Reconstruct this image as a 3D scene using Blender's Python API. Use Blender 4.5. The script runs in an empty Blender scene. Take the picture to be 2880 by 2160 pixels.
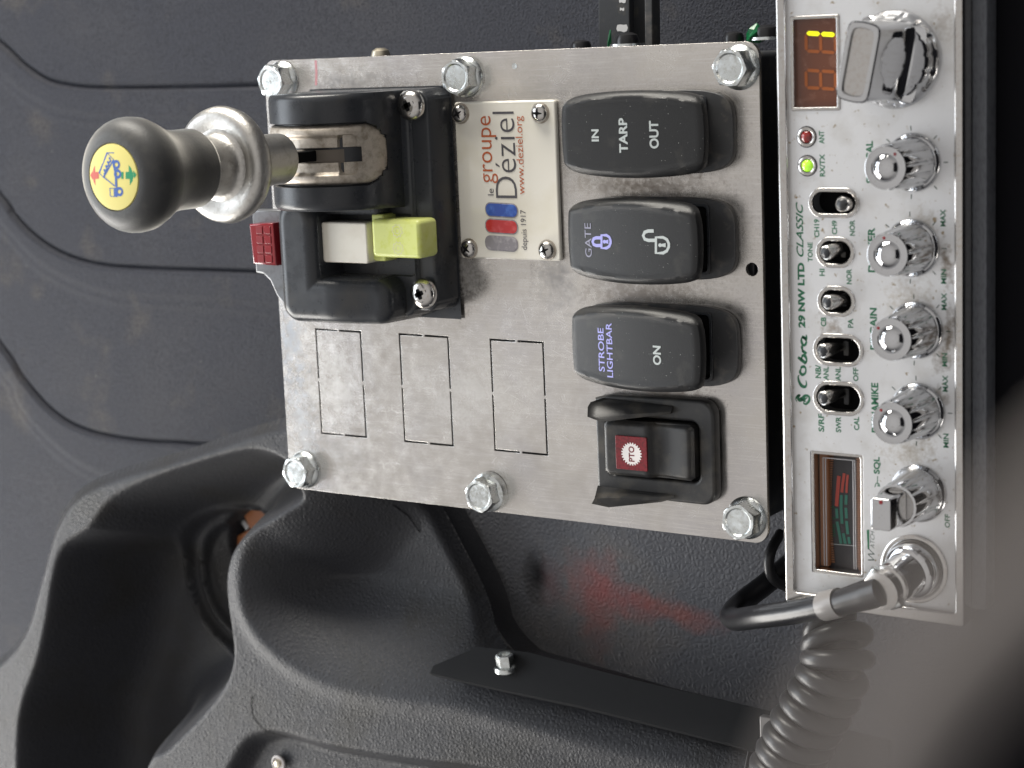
import bpy, math, random
import numpy as np
from mathutils import Matrix, Vector
random.seed(4); rng = np.random.default_rng(4)
SC = bpy.context.scene; COL = SC.collection
S = 0.001                                   # all modelling below is in millimetres

# ------------------------------------------------------------------ camera
F = 5400.0                                  # focal length in pixels of a 2880 px wide picture
R = np.array([[0.8330420641481142, -0.0413294520886113, -0.5516636617993834],
              [0.06201534693164447, -0.9839432118604418, 0.16736144292729305],
              [-0.5497226719945222, -0.17363073525102912, -0.8171030239029776]])
T = np.array([-3.60606843, -29.2556719, 582.053447])
CAM = -R.T @ T
cd = bpy.data.cameras.new('camera'); co = bpy.data.objects.new('camera', cd); COL.objects.link(co)
m = Matrix.Identity(4)
for r_ in range(3):
    m[r_][0] = R[0][r_]; m[r_][1] = -R[1][r_]; m[r_][2] = -R[2][r_]; m[r_][3] = CAM[r_]*S
co.matrix_world = m
cd.sensor_width = 36; cd.lens = F/2880*36; cd.clip_start = 0.005; cd.clip_end = 20
cd.dof.use_dof = True; cd.dof.focus_distance = 0.56; cd.dof.aperture_fstop = 20.0
SC.camera = co

# ------------------------------------------------------------------ light: the cab's headliner as ambient, its windows as lamps
w = bpy.data.worlds.new("World"); SC.world = w; w.use_nodes = True
nt = w.node_tree; bg = nt.nodes['Background']
tc = nt.nodes.new('ShaderNodeTexCoord'); sx = nt.nodes.new('ShaderNodeSeparateXYZ')
cr = nt.nodes.new('ShaderNodeValToRGB')
nt.links.new(tc.outputs['Generated'], sx.inputs[0]); nt.links.new(sx.outputs['Z'], cr.inputs[0])
e = cr.color_ramp.elements
e[0].position = 0.0; e[0].color = (.035, .036, .042, 1); e[1].position = 1.0; e[1].color = (.575, .557, .54, 1)
a = e.new(.25); a.color = (.16, .155, .155, 1); a = e.new(.6); a.color = (.47, .453, .438, 1)
nt.links.new(cr.outputs[0], bg.inputs[0]); bg.inputs[1].default_value = 1.08

def window_lamp(name, loc, aim, sx_, sy_, power, col):
    l = bpy.data.lights.new(name, 'AREA'); l.shape = 'RECTANGLE'; l.size = sx_*S; l.size_y = sy_*S
    l.energy = power; l.color = col
    o = bpy.data.objects.new(name, l); COL.objects.link(o)
    o.location = Vector(loc)*S
    d = Vector(aim)-Vector(loc); o.rotation_euler = d.to_track_quat('-Z', 'Y').to_euler()
window_lamp('windshield_light', (-1100, 60, 560), (0, 0, 0), 1100, 600, 10.0, (.86, .93, 1.0))
window_lamp('door_window_light', (-880, -560, 230), (0, 0, 0), 700, 420, 13.0, (1.0, .97, .92))
window_lamp('far_window_light', (-330, 1000, 190), (0, 0, 0), 700, 350, 20.0, (1.0, .955, .87))
SC.view_settings.view_transform = 'Standard'; SC.view_settings.look = 'None'
SC.view_settings.exposure = 0.0; SC.view_settings.gamma = 1.0
SC.cycles.use_denoising = True; SC.cycles.max_bounces = 8
SC.cycles.caustics_reflective = False; SC.cycles.caustics_refractive = False; SC.cycles.sample_clamp_indirect = 4

# ------------------------------------------------------------------ projection helpers (photo pixel -> point on a real plane)
def ray(u, v): return R.T @ np.array([(u-1440)/F, (v-1080)/F, 1.0])
def P(u, v, z=0.0):
    d = ray(u, v); return CAM + d*((z-CAM[2])/d[2])
def PP(u, v, o, n):
    d = ray(u, v); return CAM + d*(np.dot(np.array(o)-CAM, n)/np.dot(d, n))
def PD(u, v, dist):
    d = ray(u, v); return CAM + d*dist
def J(X):
    q = R @ np.array(X, float)+T; return q[0]/q[2]*F+1440, q[1]/q[2]*F+1080
def HZ(x, y, u):
    lo, hi = -200, 300
    for i in range(50):
        mm = (lo+hi)/2
        if J((x, y, mm))[0] > u: lo = mm
        else: hi = mm
    return lo
def PL(pts, z): return [tuple(P(u, v, z)[:2]) for u, v in pts]

# ------------------------------------------------------------------ materials
def srgb(r, g, b):
    f = lambda c: (c/255/12.92) if c/255 <= .04045 else ((c/255+.055)/1.055)**2.4
    return (f(r), f(g), f(b))
def pm(name, col, rough=.5, metal=0.0, bumps=(), vary=None, dust=None, coat=0.0, trans=0.0, emit=None, ior=1.45, rvar=0.0, alpha=1, grime=None):
    m_ = bpy.data.materials.new(name); m_.use_nodes = True
    nt = m_.node_tree; N = nt.nodes; L = nt.links; b = N['Principled BSDF']
    tc = N.new('ShaderNodeTexCoord'); mp = N.new('ShaderNodeMapping'); mp.inputs['Scale'].default_value = (1000,)*3
    L.new(tc.outputs['Object'], mp.inputs[0]); V = mp.outputs[0]
    def noise(scale, det=4, stretch=None, rgh=.55, dist=0):
        v = V
        if stretch:
            m2 = N.new('ShaderNodeMapping'); m2.inputs['Scale'].default_value = stretch; L.new(V, m2.inputs[0]); v = m2.outputs[0]
        n = N.new('ShaderNodeTexNoise'); n.inputs['Scale'].default_value = scale; n.inputs['Detail'].default_value = det
        n.inputs['Roughness'].default_value = rgh; n.inputs['Distortion'].default_value = dist; L.new(v, n.inputs['Vector']); return n.outputs['Fac']
    def ramp(src, p0, p1, c0=0.0, c1=1.0):
        r = N.new('ShaderNodeMapRange'); r.inputs[1].default_value = p0; r.inputs[2].default_value = p1
        r.inputs[3].default_value = c0; r.inputs[4].default_value = c1; L.new(src, r.inputs[0]); return r.outputs[0]
    def mix(fac, A, B):
        x = N.new('ShaderNodeMix'); x.data_type = 'RGBA'
        if isinstance(fac, (int, float)): x.inputs[0].default_value = fac
        else: L.new(fac, x.inputs[0])
        for s_, i in ((A, 6), (B, 7)):
            if isinstance(s_, tuple): x.inputs[i].default_value = (*s_[:3], 1)
            else: L.new(s_, x.inputs[i])
        return x.outputs[2]
    C = tuple(col)
    if vary:   # (scale, colour, lo, hi, stretch)
        for q in vary:
            C = mix(ramp(noise(q[0], 5, q[4] if len(q) > 4 else None), q[2], q[3]), C, tuple(q[1]))
    if dust:   # (scale, threshold, colour): scattered specks
        vo = N.new('ShaderNodeTexVoronoi'); vo.inputs['Scale'].default_value = dust[0]; L.new(V, vo.inputs['Vector'])
        vo.inputs['Randomness'].default_value = 1
        f1 = ramp(vo.outputs['Distance'], dust[1]*1.3, dust[1]*.6)
        n2 = ramp(noise(dust[0]*.35, 3), .5, .62)
        mu = N.new('ShaderNodeMath'); mu.operation = 'MULTIPLY'; L.new(f1, mu.inputs[0]); L.new(n2, mu.inputs[1])
        C = mix(mu.outputs[0], C, tuple(dust[2]))
    if isinstance(C, tuple): b.inputs['Base Color'].default_value = (*C[:3], 1)
    else: L.new(C, b.inputs['Base Color'])
    b.inputs['Metallic'].default_value = metal
    if rvar: L.new(ramp(noise(.25, 5), .3, .7, max(.03, rough-rvar), rough+rvar), b.inputs['Roughness'])
    else: b.inputs['Roughness'].default_value = rough
    b.inputs['Coat Weight'].default_value = coat; b.inputs['Coat Roughness'].default_value = .08
    b.inputs['Transmission Weight'].default_value = trans; b.inputs['IOR'].default_value = ior
    if emit: b.inputs['Emission Color'].default_value = (*emit[0], 1); b.inputs['Emission Strength'].default_value = emit[1]
    prev = None
    for q in bumps:   # (kind, scale, distance_mm, stretch)
        bp = N.new('ShaderNodeBump'); bp.inputs['Strength'].default_value = 1.0; bp.inputs['Distance'].default_value = q[2]*S
        st = q[3] if len(q) > 3 else None
        if q[0] == 'noise': L.new(noise(q[1], 5, st), bp.inputs['Height'])
        else:
            vo = N.new('ShaderNodeTexVoronoi'); vo.feature = 'DISTANCE_TO_EDGE' if q[0] == 'cell' else 'SMOOTH_F1'
            vo.inputs['Scale'].default_value = q[1]
            wv = N.new('ShaderNodeVectorMath'); wv.operation = 'ADD'
            nn = N.new('ShaderNodeTexNoise'); nn.inputs['Scale'].default_value = q[1]*.8; L.new(V, nn.inputs['Vector'])
            sc_ = N.new('ShaderNodeVectorMath'); sc_.operation = 'SCALE'; sc_.inputs['Scale'].default_value = .9/q[1]
            L.new(nn.outputs['Color'], sc_.inputs[0]); src = V
            if st:
                m2 = N.new('ShaderNodeMapping'); m2.inputs['Scale'].default_value = st; L.new(V, m2.inputs[0]); src = m2.outputs[0]
            L.new(src, wv.inputs[0]); L.new(sc_.outputs[0], wv.inputs[1]); L.new(wv.outputs[0], vo.inputs['Vector'])
            L.new(ramp(vo.outputs['Distance'], 0, .45), bp.inputs['Height'])
        if prev: L.new(prev, bp.inputs['Normal'])
        prev = bp.outputs[0]
    if prev: L.new(prev, b.inputs['Normal'])
    m_['h'] = 1
    return m_
M = {}
def spec(n, v): M[n].node_tree.nodes['Principled BSDF'].inputs['Specular IOR Level'].default_value = v
def steel_plate():
    m_ = pm('brushed_steel', (.655, .625, .59), .2, 1.0,
            bumps=[('noise', 1.6, .010, (.5, 8, 1)), ('noise', .05, .08)],
            vary=[(.035, (.62, .60, .60), .45, .7), (1.6, (.72, .70, .68), .55, .8), (.8, (.71, .685, .66), .5, .66, (.12, 3.0, 1)), (2.2, (.46, .41, .35), .72, .82)], rvar=.05)
    # fine swirl scratches and hazy handling smears as a lighter, rougher film
    N = m_.node_tree.nodes; L = m_.node_tree.links; b = N['Principled BSDF']
    mp = [n for n in N if n.type == 'MAPPING'][0]
    tot = None
    for i, (ang, sc) in enumerate(((.4, .6), (-.8, .8), (1.25, .7), (.1, .9))):
        mm = N.new('ShaderNodeMapping'); mm.inputs['Rotation'].default_value = (0, 0, ang); L.new(mp.outputs[0], mm.inputs[0])
        m2 = N.new('ShaderNodeMapping'); m2.inputs['Scale'].default_value = (sc*.25, sc*9, 1); m2.inputs['Location'].default_value = (i*7, i*3, 0); L.new(mm.outputs[0], m2.inputs[0])
        n = N.new('ShaderNodeTexNoise'); n.inputs['Scale'].default_value = 1; n.inputs['Detail'].default_value = 2; n.inputs['Distortion'].default_value = .6
        L.new(m2.outputs[0], n.inputs['Vector'])
        r = N.new('ShaderNodeMapRange'); r.inputs[1].default_value = .66; r.inputs[2].default_value = .74; L.new(n.outputs['Fac'], r.inputs[0])
        if tot is None: tot = r.outputs[0]
        else:
            ad = N.new('ShaderNodeMath'); ad.operation = 'MAXIMUM'; L.new(tot, ad.inputs[0]); L.new(r.outputs[0], ad.inputs[1]); tot = ad.outputs[0]
    big = N.new('ShaderNodeTexNoise'); big.inputs['Scale'].default_value = .06; big.inputs['Detail'].default_value = 3; L.new(mp.outputs[0], big.inputs['Vector'])
    br = N.new('ShaderNodeMapRange'); br.inputs[1].default_value = .42; br.inputs[2].default_value = .62; L.new(big.outputs['Fac'], br.inputs[0])
    mu = N.new('ShaderNodeMath'); mu.operation = 'MULTIPLY'; L.new(tot, mu.inputs[0]); L.new(br.outputs[0], mu.inputs[1])
    mx = N.new('ShaderNodeMix'); mx.data_type = 'RGBA'
    old = b.inputs['Base Color'].links[0].from_socket
    sc2 = N.new('ShaderNodeMath'); sc2.operation = 'MULTIPLY'; sc2.inputs[1].default_value = .35; L.new(mu.outputs[0], sc2.inputs[0])
    L.new(sc2.outputs[0], mx.inputs[0]); L.new(old, mx.inputs[6]); mx.inputs[7].default_value = (.85, .84, .83, 1); L.new(mx.outputs[2], b.inputs['Base Color'])
    oldr = b.inputs['Roughness'].links[0].from_socket
    ad = N.new('ShaderNodeMath'); ad.operation = 'MULTIPLY_ADD'; ad.inputs[1].default_value = .12; L.new(mu.outputs[0], ad.inputs[0]); L.new(oldr, ad.inputs[2])
    L.new(ad.outputs[0], b.inputs['Roughness'])
    # a thin dusty film
    df = N.new('ShaderNodeMapRange'); df.inputs[1].default_value = .35; df.inputs[2].default_value = .75; df.inputs[3].default_value = 1.0; df.inputs[4].default_value = .72
    L.new(big.outputs['Fac'], df.inputs[0]); L.new(df.outputs[0], b.inputs['Metallic'])
    return m_
M['steel'] = steel_plate()
M['zinc'] = pm('zinc_bolt', (.70, .73, .73), .28, 1, bumps=[('noise', 1.2, .018)], vary=[(.8, (.5, .5, .46), .5, .75), (.5, (.80, .84, .86), .5, .7)], rvar=.1)
M['chrome'] = pm('chrome', (.60, .605, .62), .06, 1, bumps=[('noise', .5, .012)], vary=[(1.5, (.45, .44, .42), .6, .8)])
M['chrome_satin'] = pm('satin_chrome', (.56, .545, .53), .2, 1, bumps=[('noise', 3, .01)], vary=[(1.2, (.5, .46, .42), .5, .75)])
M['cast'] = pm('cast_metal', (.56, .545, .52), .40, 1, bumps=[('noise', 1.6, .10)], vary=[(.5, (.42, .40, .37), .5, .75)])
M['cast_dusty'] = pm('dusty_cast_metal', (.52, .47, .41), .48, .8, bumps=[('noise', 2.5, .10)], vary=[(.4, (.30, .26, .21), .45, .7), (3, (.7, .66, .58), .6, .75)])
M['black'] = pm('black_plastic', (.033, .036, .042), .30, bumps=[('noise', 2.0, .012)], vary=[(.06, (.060, .055, .048), .56, .8)], dust=(1.0, .05, (.35, .34, .32)), rvar=.06)
M['rocker'] = pm('rocker_plastic', (.019, .0195, .021), .41, bumps=[('noise', 2.6, .05)], vary=[(.12, (.05, .048, .045), .55, .8)], dust=(1.1, .085, (.6, .6, .58)))
M['guard'] = pm('guard_plastic', (.028, .028, .029), .42, bumps=[('noise', 2.2, .03)], vary=[(.15, (.075, .068, .058), .5, .75)], dust=(1.2, .05, (.5, .48, .42)))
M['bracket'] = pm('matt_black_metal', (.010, .0105, .012), .55, bumps=[('noise', .6, .04)])
M['side_metal'] = pm('brushed_dark_metal', (.16, .17, .19), .5, 0, bumps=[('noise', .8, .1, (3, 1, 1))], vary=[(.5, (.12, .125, .145), .45, .65, (3, 1, 1))])
M['shutter'] = pm('slot_slider', (.15, .13, .11), .5, .6)
M['shrink'] = pm('clear_shrink', (.20, .19, .185), .3)
M['red_mark'] = pm('faint_red_mark', (.55, .28, .30), .5, .5)
M['bezel_dusty'] = pm('dusty_bezel_plastic', (.050, .051, .054), .42, bumps=[('noise', 3, .02)], vary=[(.25, (.12, .11, .10), .5, .72)], dust=(1.1, .06, (.45, .43, .4)))
M['mat'] = pm('dark_mat', (.008, .0085, .010), .6, bumps=[('cell', .6, .12), ('noise', .1, .4)])
spec('mat', .25)
M['tab'] = pm('grey_painted_tab', (.16, .165, .175), .35, .3, vary=[(.4, (.10, .10, .10), .5, .75)])
M['deep'] = pm('dark_recess', (.006, .006, .007), .7)
M['dark_metal'] = pm('painted_dark_metal', (.030, .032, .036), .45, 0, bumps=[('noise', .5, .06)], vary=[(.3, (.07, .065, .055), .55, .75)])
M['face'] = pm('satin_aluminium_face', (.735, .74, .755), .36, .75, bumps=[('noise', 2.2, .012, (1, 9, 1))],
               vary=[(.12, (.64, .635, .63), .5, .7), (.55, (.33, .26, .17), .64, .72), (3.5, (.42, .38, .33), .70, .78)])
M['green'] = pm('green_print', srgb(38, 104, 74), .5)
M['tick'] = pm('dark_green_print', srgb(20, 60, 45), .5)
M['dim_print'] = pm('dim_lavender_print', (.27, .27, .36), .5)
M['white_print'] = pm('white_print', (.46, .50, .50), .5)
M['violet_print'] = pm('backlit_violet_print', (.30, .30, .60), .5, emit=((.35, .35, .9), .15))
M['cream'] = pm('cream_enamel', (.84, .81, .73), .18, coat=1.0, vary=[(.045, (.76, .72, .60), .5, .7)])
M['orange_print'] = pm('orange_print', srgb(186, 92, 48), .4, coat=.6)
M['grey_print'] = pm('grey_print', srgb(80, 78, 84), .4, coat=.6)
M['blue_print'] = pm('blue_print', srgb(24, 74, 170), .3, coat=1, vary=[(.4, srgb(60, 110, 200), .5, .7)])
M['red_print'] = pm('red_print', srgb(196, 34, 40), .3, coat=1, vary=[(.4, srgb(210, 80, 84), .5, .7)])
M['silver_print'] = pm('silver_print', srgb(140, 136, 142), .3, coat=1, vary=[(.4, srgb(180, 176, 180), .5, .7)])
M['ivory'] = pm('ivory_plastic', (.86, .82, .72), .35, vary=[(.15, (.78, .73, .62), .5, .75)])
M['yellow_green'] = pm('yellow_green_plastic', (.90, .97, .33), .32, trans=.2, vary=[(.35, (.80, .88, .18), .5, .7), (1.2, (.12, .13, .04), .70, .74)])
M['red_lens'] = pm('red_lens', (.36, .02, .03), .14, trans=.35, coat=.6)
M['red_lens_dark'] = pm('dark_red_cell', (.22, .01, .015), .3)
M['red_label'] = pm('red_label', (.20, .008, .016), .4, vary=[(1.5, (.12, .006, .010), .45, .6)])
M['label_white'] = pm('label_white', (.85, .80, .78), .5)
M['yellow'] = pm('yellow_sticker', srgb(250, 236, 142), .45)
M['sticker_blue'] = pm('sticker_blue', srgb(74, 110, 190), .5)
M['sticker_red'] = pm('sticker_red', srgb(226, 110, 96), .5)
M['sticker_green'] = pm('sticker_green', srgb(40, 160, 110), .5)
M['knob_rubber'] = pm('knob_plastic', (.052, .053, .055), .47, bumps=[('noise', 2.2, .06)], vary=[(.25, (.085, .083, .078), .5, .8)])
M['leather'] = pm('grained_black_skin', (.030, .031, .036), .50, bumps=[('cell', .66, .13), ('noise', .25, .15)], vary=[(.03, (.026, .025, .024), .5, .75)], dust=(.25, .035, (.4, .4, .4)))
M['cover'] = pm('engine_cover_vinyl', (.030, .032, .042), .66, bumps=[('noise', 1.1, .30), ('cell', .8, .16)],
                vary=[(.02, (.038, .039, .047), .45, .7), (.035, (.075, .066, .058), .58, .80), (1.1, (.019, .020, .026), .45, .65)], dust=(.10, .03, (.25, .23, .2)))
M['vinyl'] = pm('grained_vinyl', (.105, .108, .122), .50, bumps=[('cell', .55, .20), ('noise', .2, .15)], vary=[(.03, (.13, .125, .13), .5, .75)])
M['rubber'] = pm('cord_rubber', (.012, .012, .014), .30, bumps=[('noise', .4, .03)])
M['coil'] = pm('coil_rubber', (.022, .022, .024), .38)
M['orange'] = pm('orange_plastic', (.34, .12, .04), .4)
M['pin'] = pm('grey_pin', (.45, .45, .46), .35)
M['amber'] = pm('amber_window', (.13, .035, .012), .15, coat=.7, vary=[(.25, (.24, .10, .06), .55, .8), (2.0, (.34, .25, .2), .68, .8)])
M['seg_off'] = pm('unlit_segment', (.34, .09, .018), .4)
M['seg_on'] = pm('lit_segment', (.8, .8, .02), .4, emit=((.85, .85, .0), .9))
M['led_red'] = pm('red_led', (.25, .012, .010), .12, coat=1)
M['led_green'] = pm('green_led', (.45, .85, .05), .2, coat=1, emit=((.40, .85, .03), .55))
M['meter_dark'] = pm('meter_scale', (.055, .052, .056), .35)
M['meter_amber'] = pm('lit_amber_lens', (.26, .15, .10), .3, emit=((.8, .25, .05), .04), bumps=[('noise', .6, .25, (1, 8, 1))])
M['clear_edge'] = pm('clear_plastic_edge', (.70, .68, .70), .15, trans=.3)
M['clear'] = pm('clear_window', (1, 1, 1), .04, trans=1.0)
M['meter_red'] = pm('meter_red_scale', (.50, .09, .07), .5)
M['meter_green'] = pm('meter_green_scale', (.06, .22, .17), .5)
M['fg_black'] = pm('matt_black', (.006, .006, .008), .8)
M['fg_grey'] = pm('haze_taupe', (.30, .275, .265), .9)  # tone of the added tube that stands for the haze
M['tape'] = pm('green_tape', (.01, .14, .05), .25)
M['white_paint'] = pm('white_paint', (.6, .6, .6), .6)
M['brass'] = pm('dull_brass', (.55, .50, .40), .4, 1)

def sheen(n, w_, r_, c_):
    b = M[n].node_tree.nodes['Principled BSDF']; b.inputs['Sheen Weight'].default_value = w_; b.inputs['Sheen Roughness'].default_value = r_; b.inputs['Sheen Tint'].default_value = (*c_, 1)
sheen('knob_rubber', 1.0, .35, (1, .97, .90)); sheen('leather', .05, .3, (1, .97, .9)); sheen('black', .06, .3, (1, .95, .85))
spec('deep', .1); spec('bracket', .25); spec('cover', .22); spec('leather', .30); spec('vinyl', .3); spec('fg_black', .1); spec('fg_grey', .2); spec('rocker', .4)
def grime(n, org, blobs, metal=None):
    """dirt patches that sit on the thing itself: (x, y, rx, ry, colour, amount, turn, noise scale)"""
    N = M[n].node_tree.nodes; L = M[n].node_tree.links; b = N['Principled BSDF']
    tc = N.new('ShaderNodeTexCoord'); mp = N.new('ShaderNodeMapping'); mp.inputs['Scale'].default_value = (1000,)*3; L.new(tc.outputs['Object'], mp.inputs[0])
    old = b.inputs['Base Color'].links[0].from_socket; tot = None
    for x, y, rx, ry, col, amt, th, ns in blobs:
        m2 = N.new('ShaderNodeMapping'); m2.vector_type = 'TEXTURE'; m2.inputs['Location'].default_value = (x-org[0], y-org[1], 0)
        m2.inputs['Scale'].default_value = (rx, ry, 1000); m2.inputs['Rotation'].default_value = (0, 0, th); L.new(mp.outputs[0], m2.inputs[0])
        ln = N.new('ShaderNodeVectorMath'); ln.operation = 'LENGTH'; L.new(m2.outputs[0], ln.inputs[0])
        nz = N.new('ShaderNodeTexNoise'); nz.inputs['Scale'].default_value = ns; nz.inputs['Detail'].default_value = 8; nz.inputs['Roughness'].default_value = .65; L.new(mp.outputs[0], nz.inputs['Vector'])
        ad = N.new('ShaderNodeMath'); ad.operation = 'MULTIPLY_ADD'; ad.inputs[1].default_value = 3.4; L.new(nz.outputs['Fac'], ad.inputs[0]); L.new(ln.outputs['Value'], ad.inputs[2])
        r = N.new('ShaderNodeMapRange'); r.inputs[1].default_value = 2.65; r.inputs[2].default_value = 1.6; r.inputs[3].default_value = 0; r.inputs[4].default_value = amt; L.new(ad.outputs[0], r.inputs[0])
        mx = N.new('ShaderNodeMix'); mx.data_type = 'RGBA'; L.new(r.outputs[0], mx.inputs[0]); L.new(old, mx.inputs[6]); mx.inputs[7].default_value = (*col, 1); old = mx.outputs[2]
        if tot is None: tot = r.outputs[0]
        else:
            a_ = N.new('ShaderNodeMath'); a_.operation = 'MAXIMUM'; L.new(tot, a_.inputs[0]); L.new(r.outputs[0], a_.inputs[1]); tot = a_.outputs[0]
    L.new(old, b.inputs['Base Color'])
    mi = b.inputs['Metallic']; m_ = N.new('ShaderNodeMath'); m_.operation = 'MULTIPLY_ADD'; m_.inputs[1].default_value = -.8
    L.new(tot, m_.inputs[0])
    if mi.links: L.new(mi.links[0].from_socket, m_.inputs[2])
    else: m_.inputs[2].default_value = mi.default_value
    m_.use_clamp = True; L.new(m_.outputs[0], mi)
BR = (.20, .155, .115); GR = (.30, .29, .29)
def gb(u, v, rx, ry, col, amt, th=0.0, ns=.5, z=0.0):
    q = P(u, v, z); return (q[0], q[1], rx, ry, col, amt, th, ns)
grime('steel', (0, 0, -3), [gb(1810, 520, 24, 4.5, BR, .8), gb(1800, 825, 22, 4.5, BR, .6), gb(1860, 1118, 18, 5, BR, .7), gb(1570, 780, 10, 12, GR, .8), gb(1300, 640, 5, 30, BR, .5),
      gb(960, 235, 26, 5, GR, .8, 0, .35), gb(820, 960, 7, 18, (.42, .46, .52), .8, 0, .4), gb(850, 1180, 7, 26, (.50, .53, .57), .7, .2, .4), gb(2070, 640, 3, 9, GR, .7), gb(1150, 255, 16, 2.6, BR, .7),
      gb(1320, 790, 12, 8, (.42, .41, .40), .7, 0, .7), gb(1350, 1100, 40, 20, (.80, .79, .77), .45, .3, .12), gb(950, 1080, 16, 24, (.80, .80, .80), .5, .3, .3), gb(1800, 640, 40, 50, (.45, .41, .37), .35, 0, .9)])
grime('face', (128, 0, 0), [gb(2660, 740, 2.2, 7, BR, .95, .15, .5, 18), gb(2668, 950, 2.6, 10, BR, .9, -.2, .5, 18), gb(2650, 1010, 4, 4, BR, .7, 0, .6, 18), gb(2560, 850, 8, 7, (.42, .37, .31), .7, 0, .6, 18),
      gb(2340, 920, 4, 5, BR, .7, .4, .7, 18), gb(2650, 60, 4, 5, BR, .45, 0, .6, 18), gb(2640, 1120, 3, 3, BR, .9, 0, .6, 18), gb(2560, 1270, 9, 7, (.42, .38, .33), .75, 0, .7, 18), gb(2600, 640, 4, 6, (.45, .40, .33), .7, 0, .7, 18)])
# ------------------------------------------------------------------ object builders
ORG = {}
def thing(name, label, cat, base, group=None, kind=None):
    o = bpy.data.objects.new(name, None); COL.objects.link(o)
    base = np.array(base, float); o.location = Vector(base)*S; o.empty_display_size = .01
    ORG[o.name] = base
    o['label'] = label; o['category'] = cat
    if group: o['group'] = group
    return o
def part(name, vf, mat_, parent, smooth=35, label=None, kind=None):
    V, Fc = vf
    org = ORG[parent.name] if parent is not None else np.zeros(3)
    me = bpy.data.meshes.new(name)
    me.from_pydata([tuple((np.array(v)-org)*S) for v in V], [], [tuple(int(i) for i in f) for f in Fc])
    me.validate(); me.update()
    me.materials.append(M[mat_])
    if smooth:
        me.polygons.foreach_set('use_smooth', [True]*len(me.polygons)); me.set_sharp_from_angle(angle=math.radians(smooth))
    o = bpy.data.objects.new(name, me); COL.objects.link(o)
    if parent is not None: o.parent = parent
    ORG[o.name] = org
    if label: o['label'] = label
    if kind: o['kind'] = kind
    return o
def single(name, vf, mat_, label, cat, base, group=None, smooth=35):
    base = np.array(base, float); V, Fc = vf
    me = bpy.data.meshes.new(name)
    me.from_pydata([tuple((np.array(v)-base)*S) for v in V], [], [tuple(int(i) for i in f) for f in Fc]); me.update()
    me.materials.append(M[mat_])
    if smooth:
        me.polygons.foreach_set('use_smooth', [True]*len(me.polygons)); me.set_sharp_from_angle(angle=math.radians(smooth))
    o = bpy.data.objects.new(name, me); COL.objects.link(o); o.location = Vector(base)*S
    if cat: o['label'] = label; o['category'] = cat
    if group: o['group'] = group
    ORG[o.name] = base
    return o
def join(*vfs):
    V = []; Fc = []
    for v, f in vfs:
        n = len(V); V += [tuple(x) for x in v]; Fc += [tuple(i+n for i in q) for q in f]
    return V, Fc
def xf(vf, fn): return [tuple(fn(np.array(v, float))) for v in vf[0]], vf[1]
def flat(outer, z0, z1, holes=(), bev=0.0, seg=2):
    """solid plate with holes: 2D outline -> filled, extruded, bevelled mesh"""
    cu = bpy.data.curves.new('t', 'CURVE'); cu.dimensions = '2D'; cu.fill_mode = 'BOTH'
    for pl in [outer]+list(holes):
        sp = cu.splines.new('POLY'); sp.points.add(len(pl)-1)
        for i, p in enumerate(pl): sp.points[i].co = (p[0], p[1], 0, 1)
        sp.use_cyclic_u = True
    cu.extrude = max(1e-4, (z1-z0)/2-bev); cu.bevel_depth = bev; cu.bevel_resolution = seg; cu.offset = -bev
    o = bpy.data.objects.new('t', cu); me = o.to_mesh()
    zc = (z0+z1)/2
    V = [(v.co.x, v.co.y, v.co.z+zc) for v in me.vertices]; Fc = [tuple(p.vertices) for p in me.polygons]
    o.to_mesh_clear(); bpy.data.objects.remove(o); bpy.data.curves.remove(cu)
    return V, Fc
def rrect(x0, x1, y0, y1, r, n=6):
    pts = []
    for cx, cy, a0 in ((x1-r, y1-r, 0), (x0+r, y1-r, 90), (x0+r, y0+r, 180), (x1-r, y0+r, 270)):
        for i in range(n+1):
            t = math.radians(a0+90*i/n); pts.append((cx+r*math.cos(t), cy+r*math.sin(t)))
    return pts
def circ(cx, cy, r, n=40, ry=None): return [(cx+r*math.cos(2*math.pi*i/n), cy+(ry or r)*math.sin(2*math.pi*i/n)) for i in range(n)]
def box(x0, x1, y0, y1, z0, z1, bev=.3, r=None):
    return flat(rrect(x0, x1, y0, y1, r if r is not None else max(.3, bev)), z0, z1, bev=bev)
def lathe(prof, c=(0, 0, 0), n=48, rf=None, axis=(0, 0, 1)):
    """prof [(r,z)] bottom to top about the axis through c"""
    ax = np.array(axis, float); ax /= np.linalg.norm(ax)
    t = np.array([0, 1, 0]) if abs(ax[1]) < .9 else np.array([1, 0, 0])
    e1 = np.cross(t, ax); e1 /= np.linalg.norm(e1); e2 = np.cross(ax, e1)
    V = []; Fc = []; c = np.array(c, float)
    for r, z in prof:
        for i in range(n):
            th = 2*math.pi*i/n; rr = r*(rf(th, z) if rf else 1)
            V.append(tuple(c+ax*z+rr*(math.cos(th)*e1+math.sin(th)*e2)))
    for k in range(len(prof)-1):
        for i in range(n): Fc.append((k*n+i, k*n+(i+1) % n, (k+1)*n+(i+1) % n, (k+1)*n+i))
    if prof[0][0] > 1e-6: Fc.append(tuple(reversed(range(n))))
    if prof[-1][0] > 1e-6: Fc.append(tuple(range((len(prof)-1)*n, len(prof)*n)))
    return V, Fc
def catmull(pts, k=8):
    p = [np.array(q, float) for q in pts]; p = [2*p[0]-p[1]]+p+[2*p[-1]-p[-2]]; out = []
    for i in range(1, len(p)-2):
        for j in range(k):
            t = j/k; a, b, c_, d = p[i-1], p[i], p[i+1], p[i+2]
            out.append(.5*((2*b)+(-a+c_)*t+(2*a-5*b+4*c_-d)*t*t+(-a+3*b-3*c_+d)*t**3))
    out.append(p[-2]); return out
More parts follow.
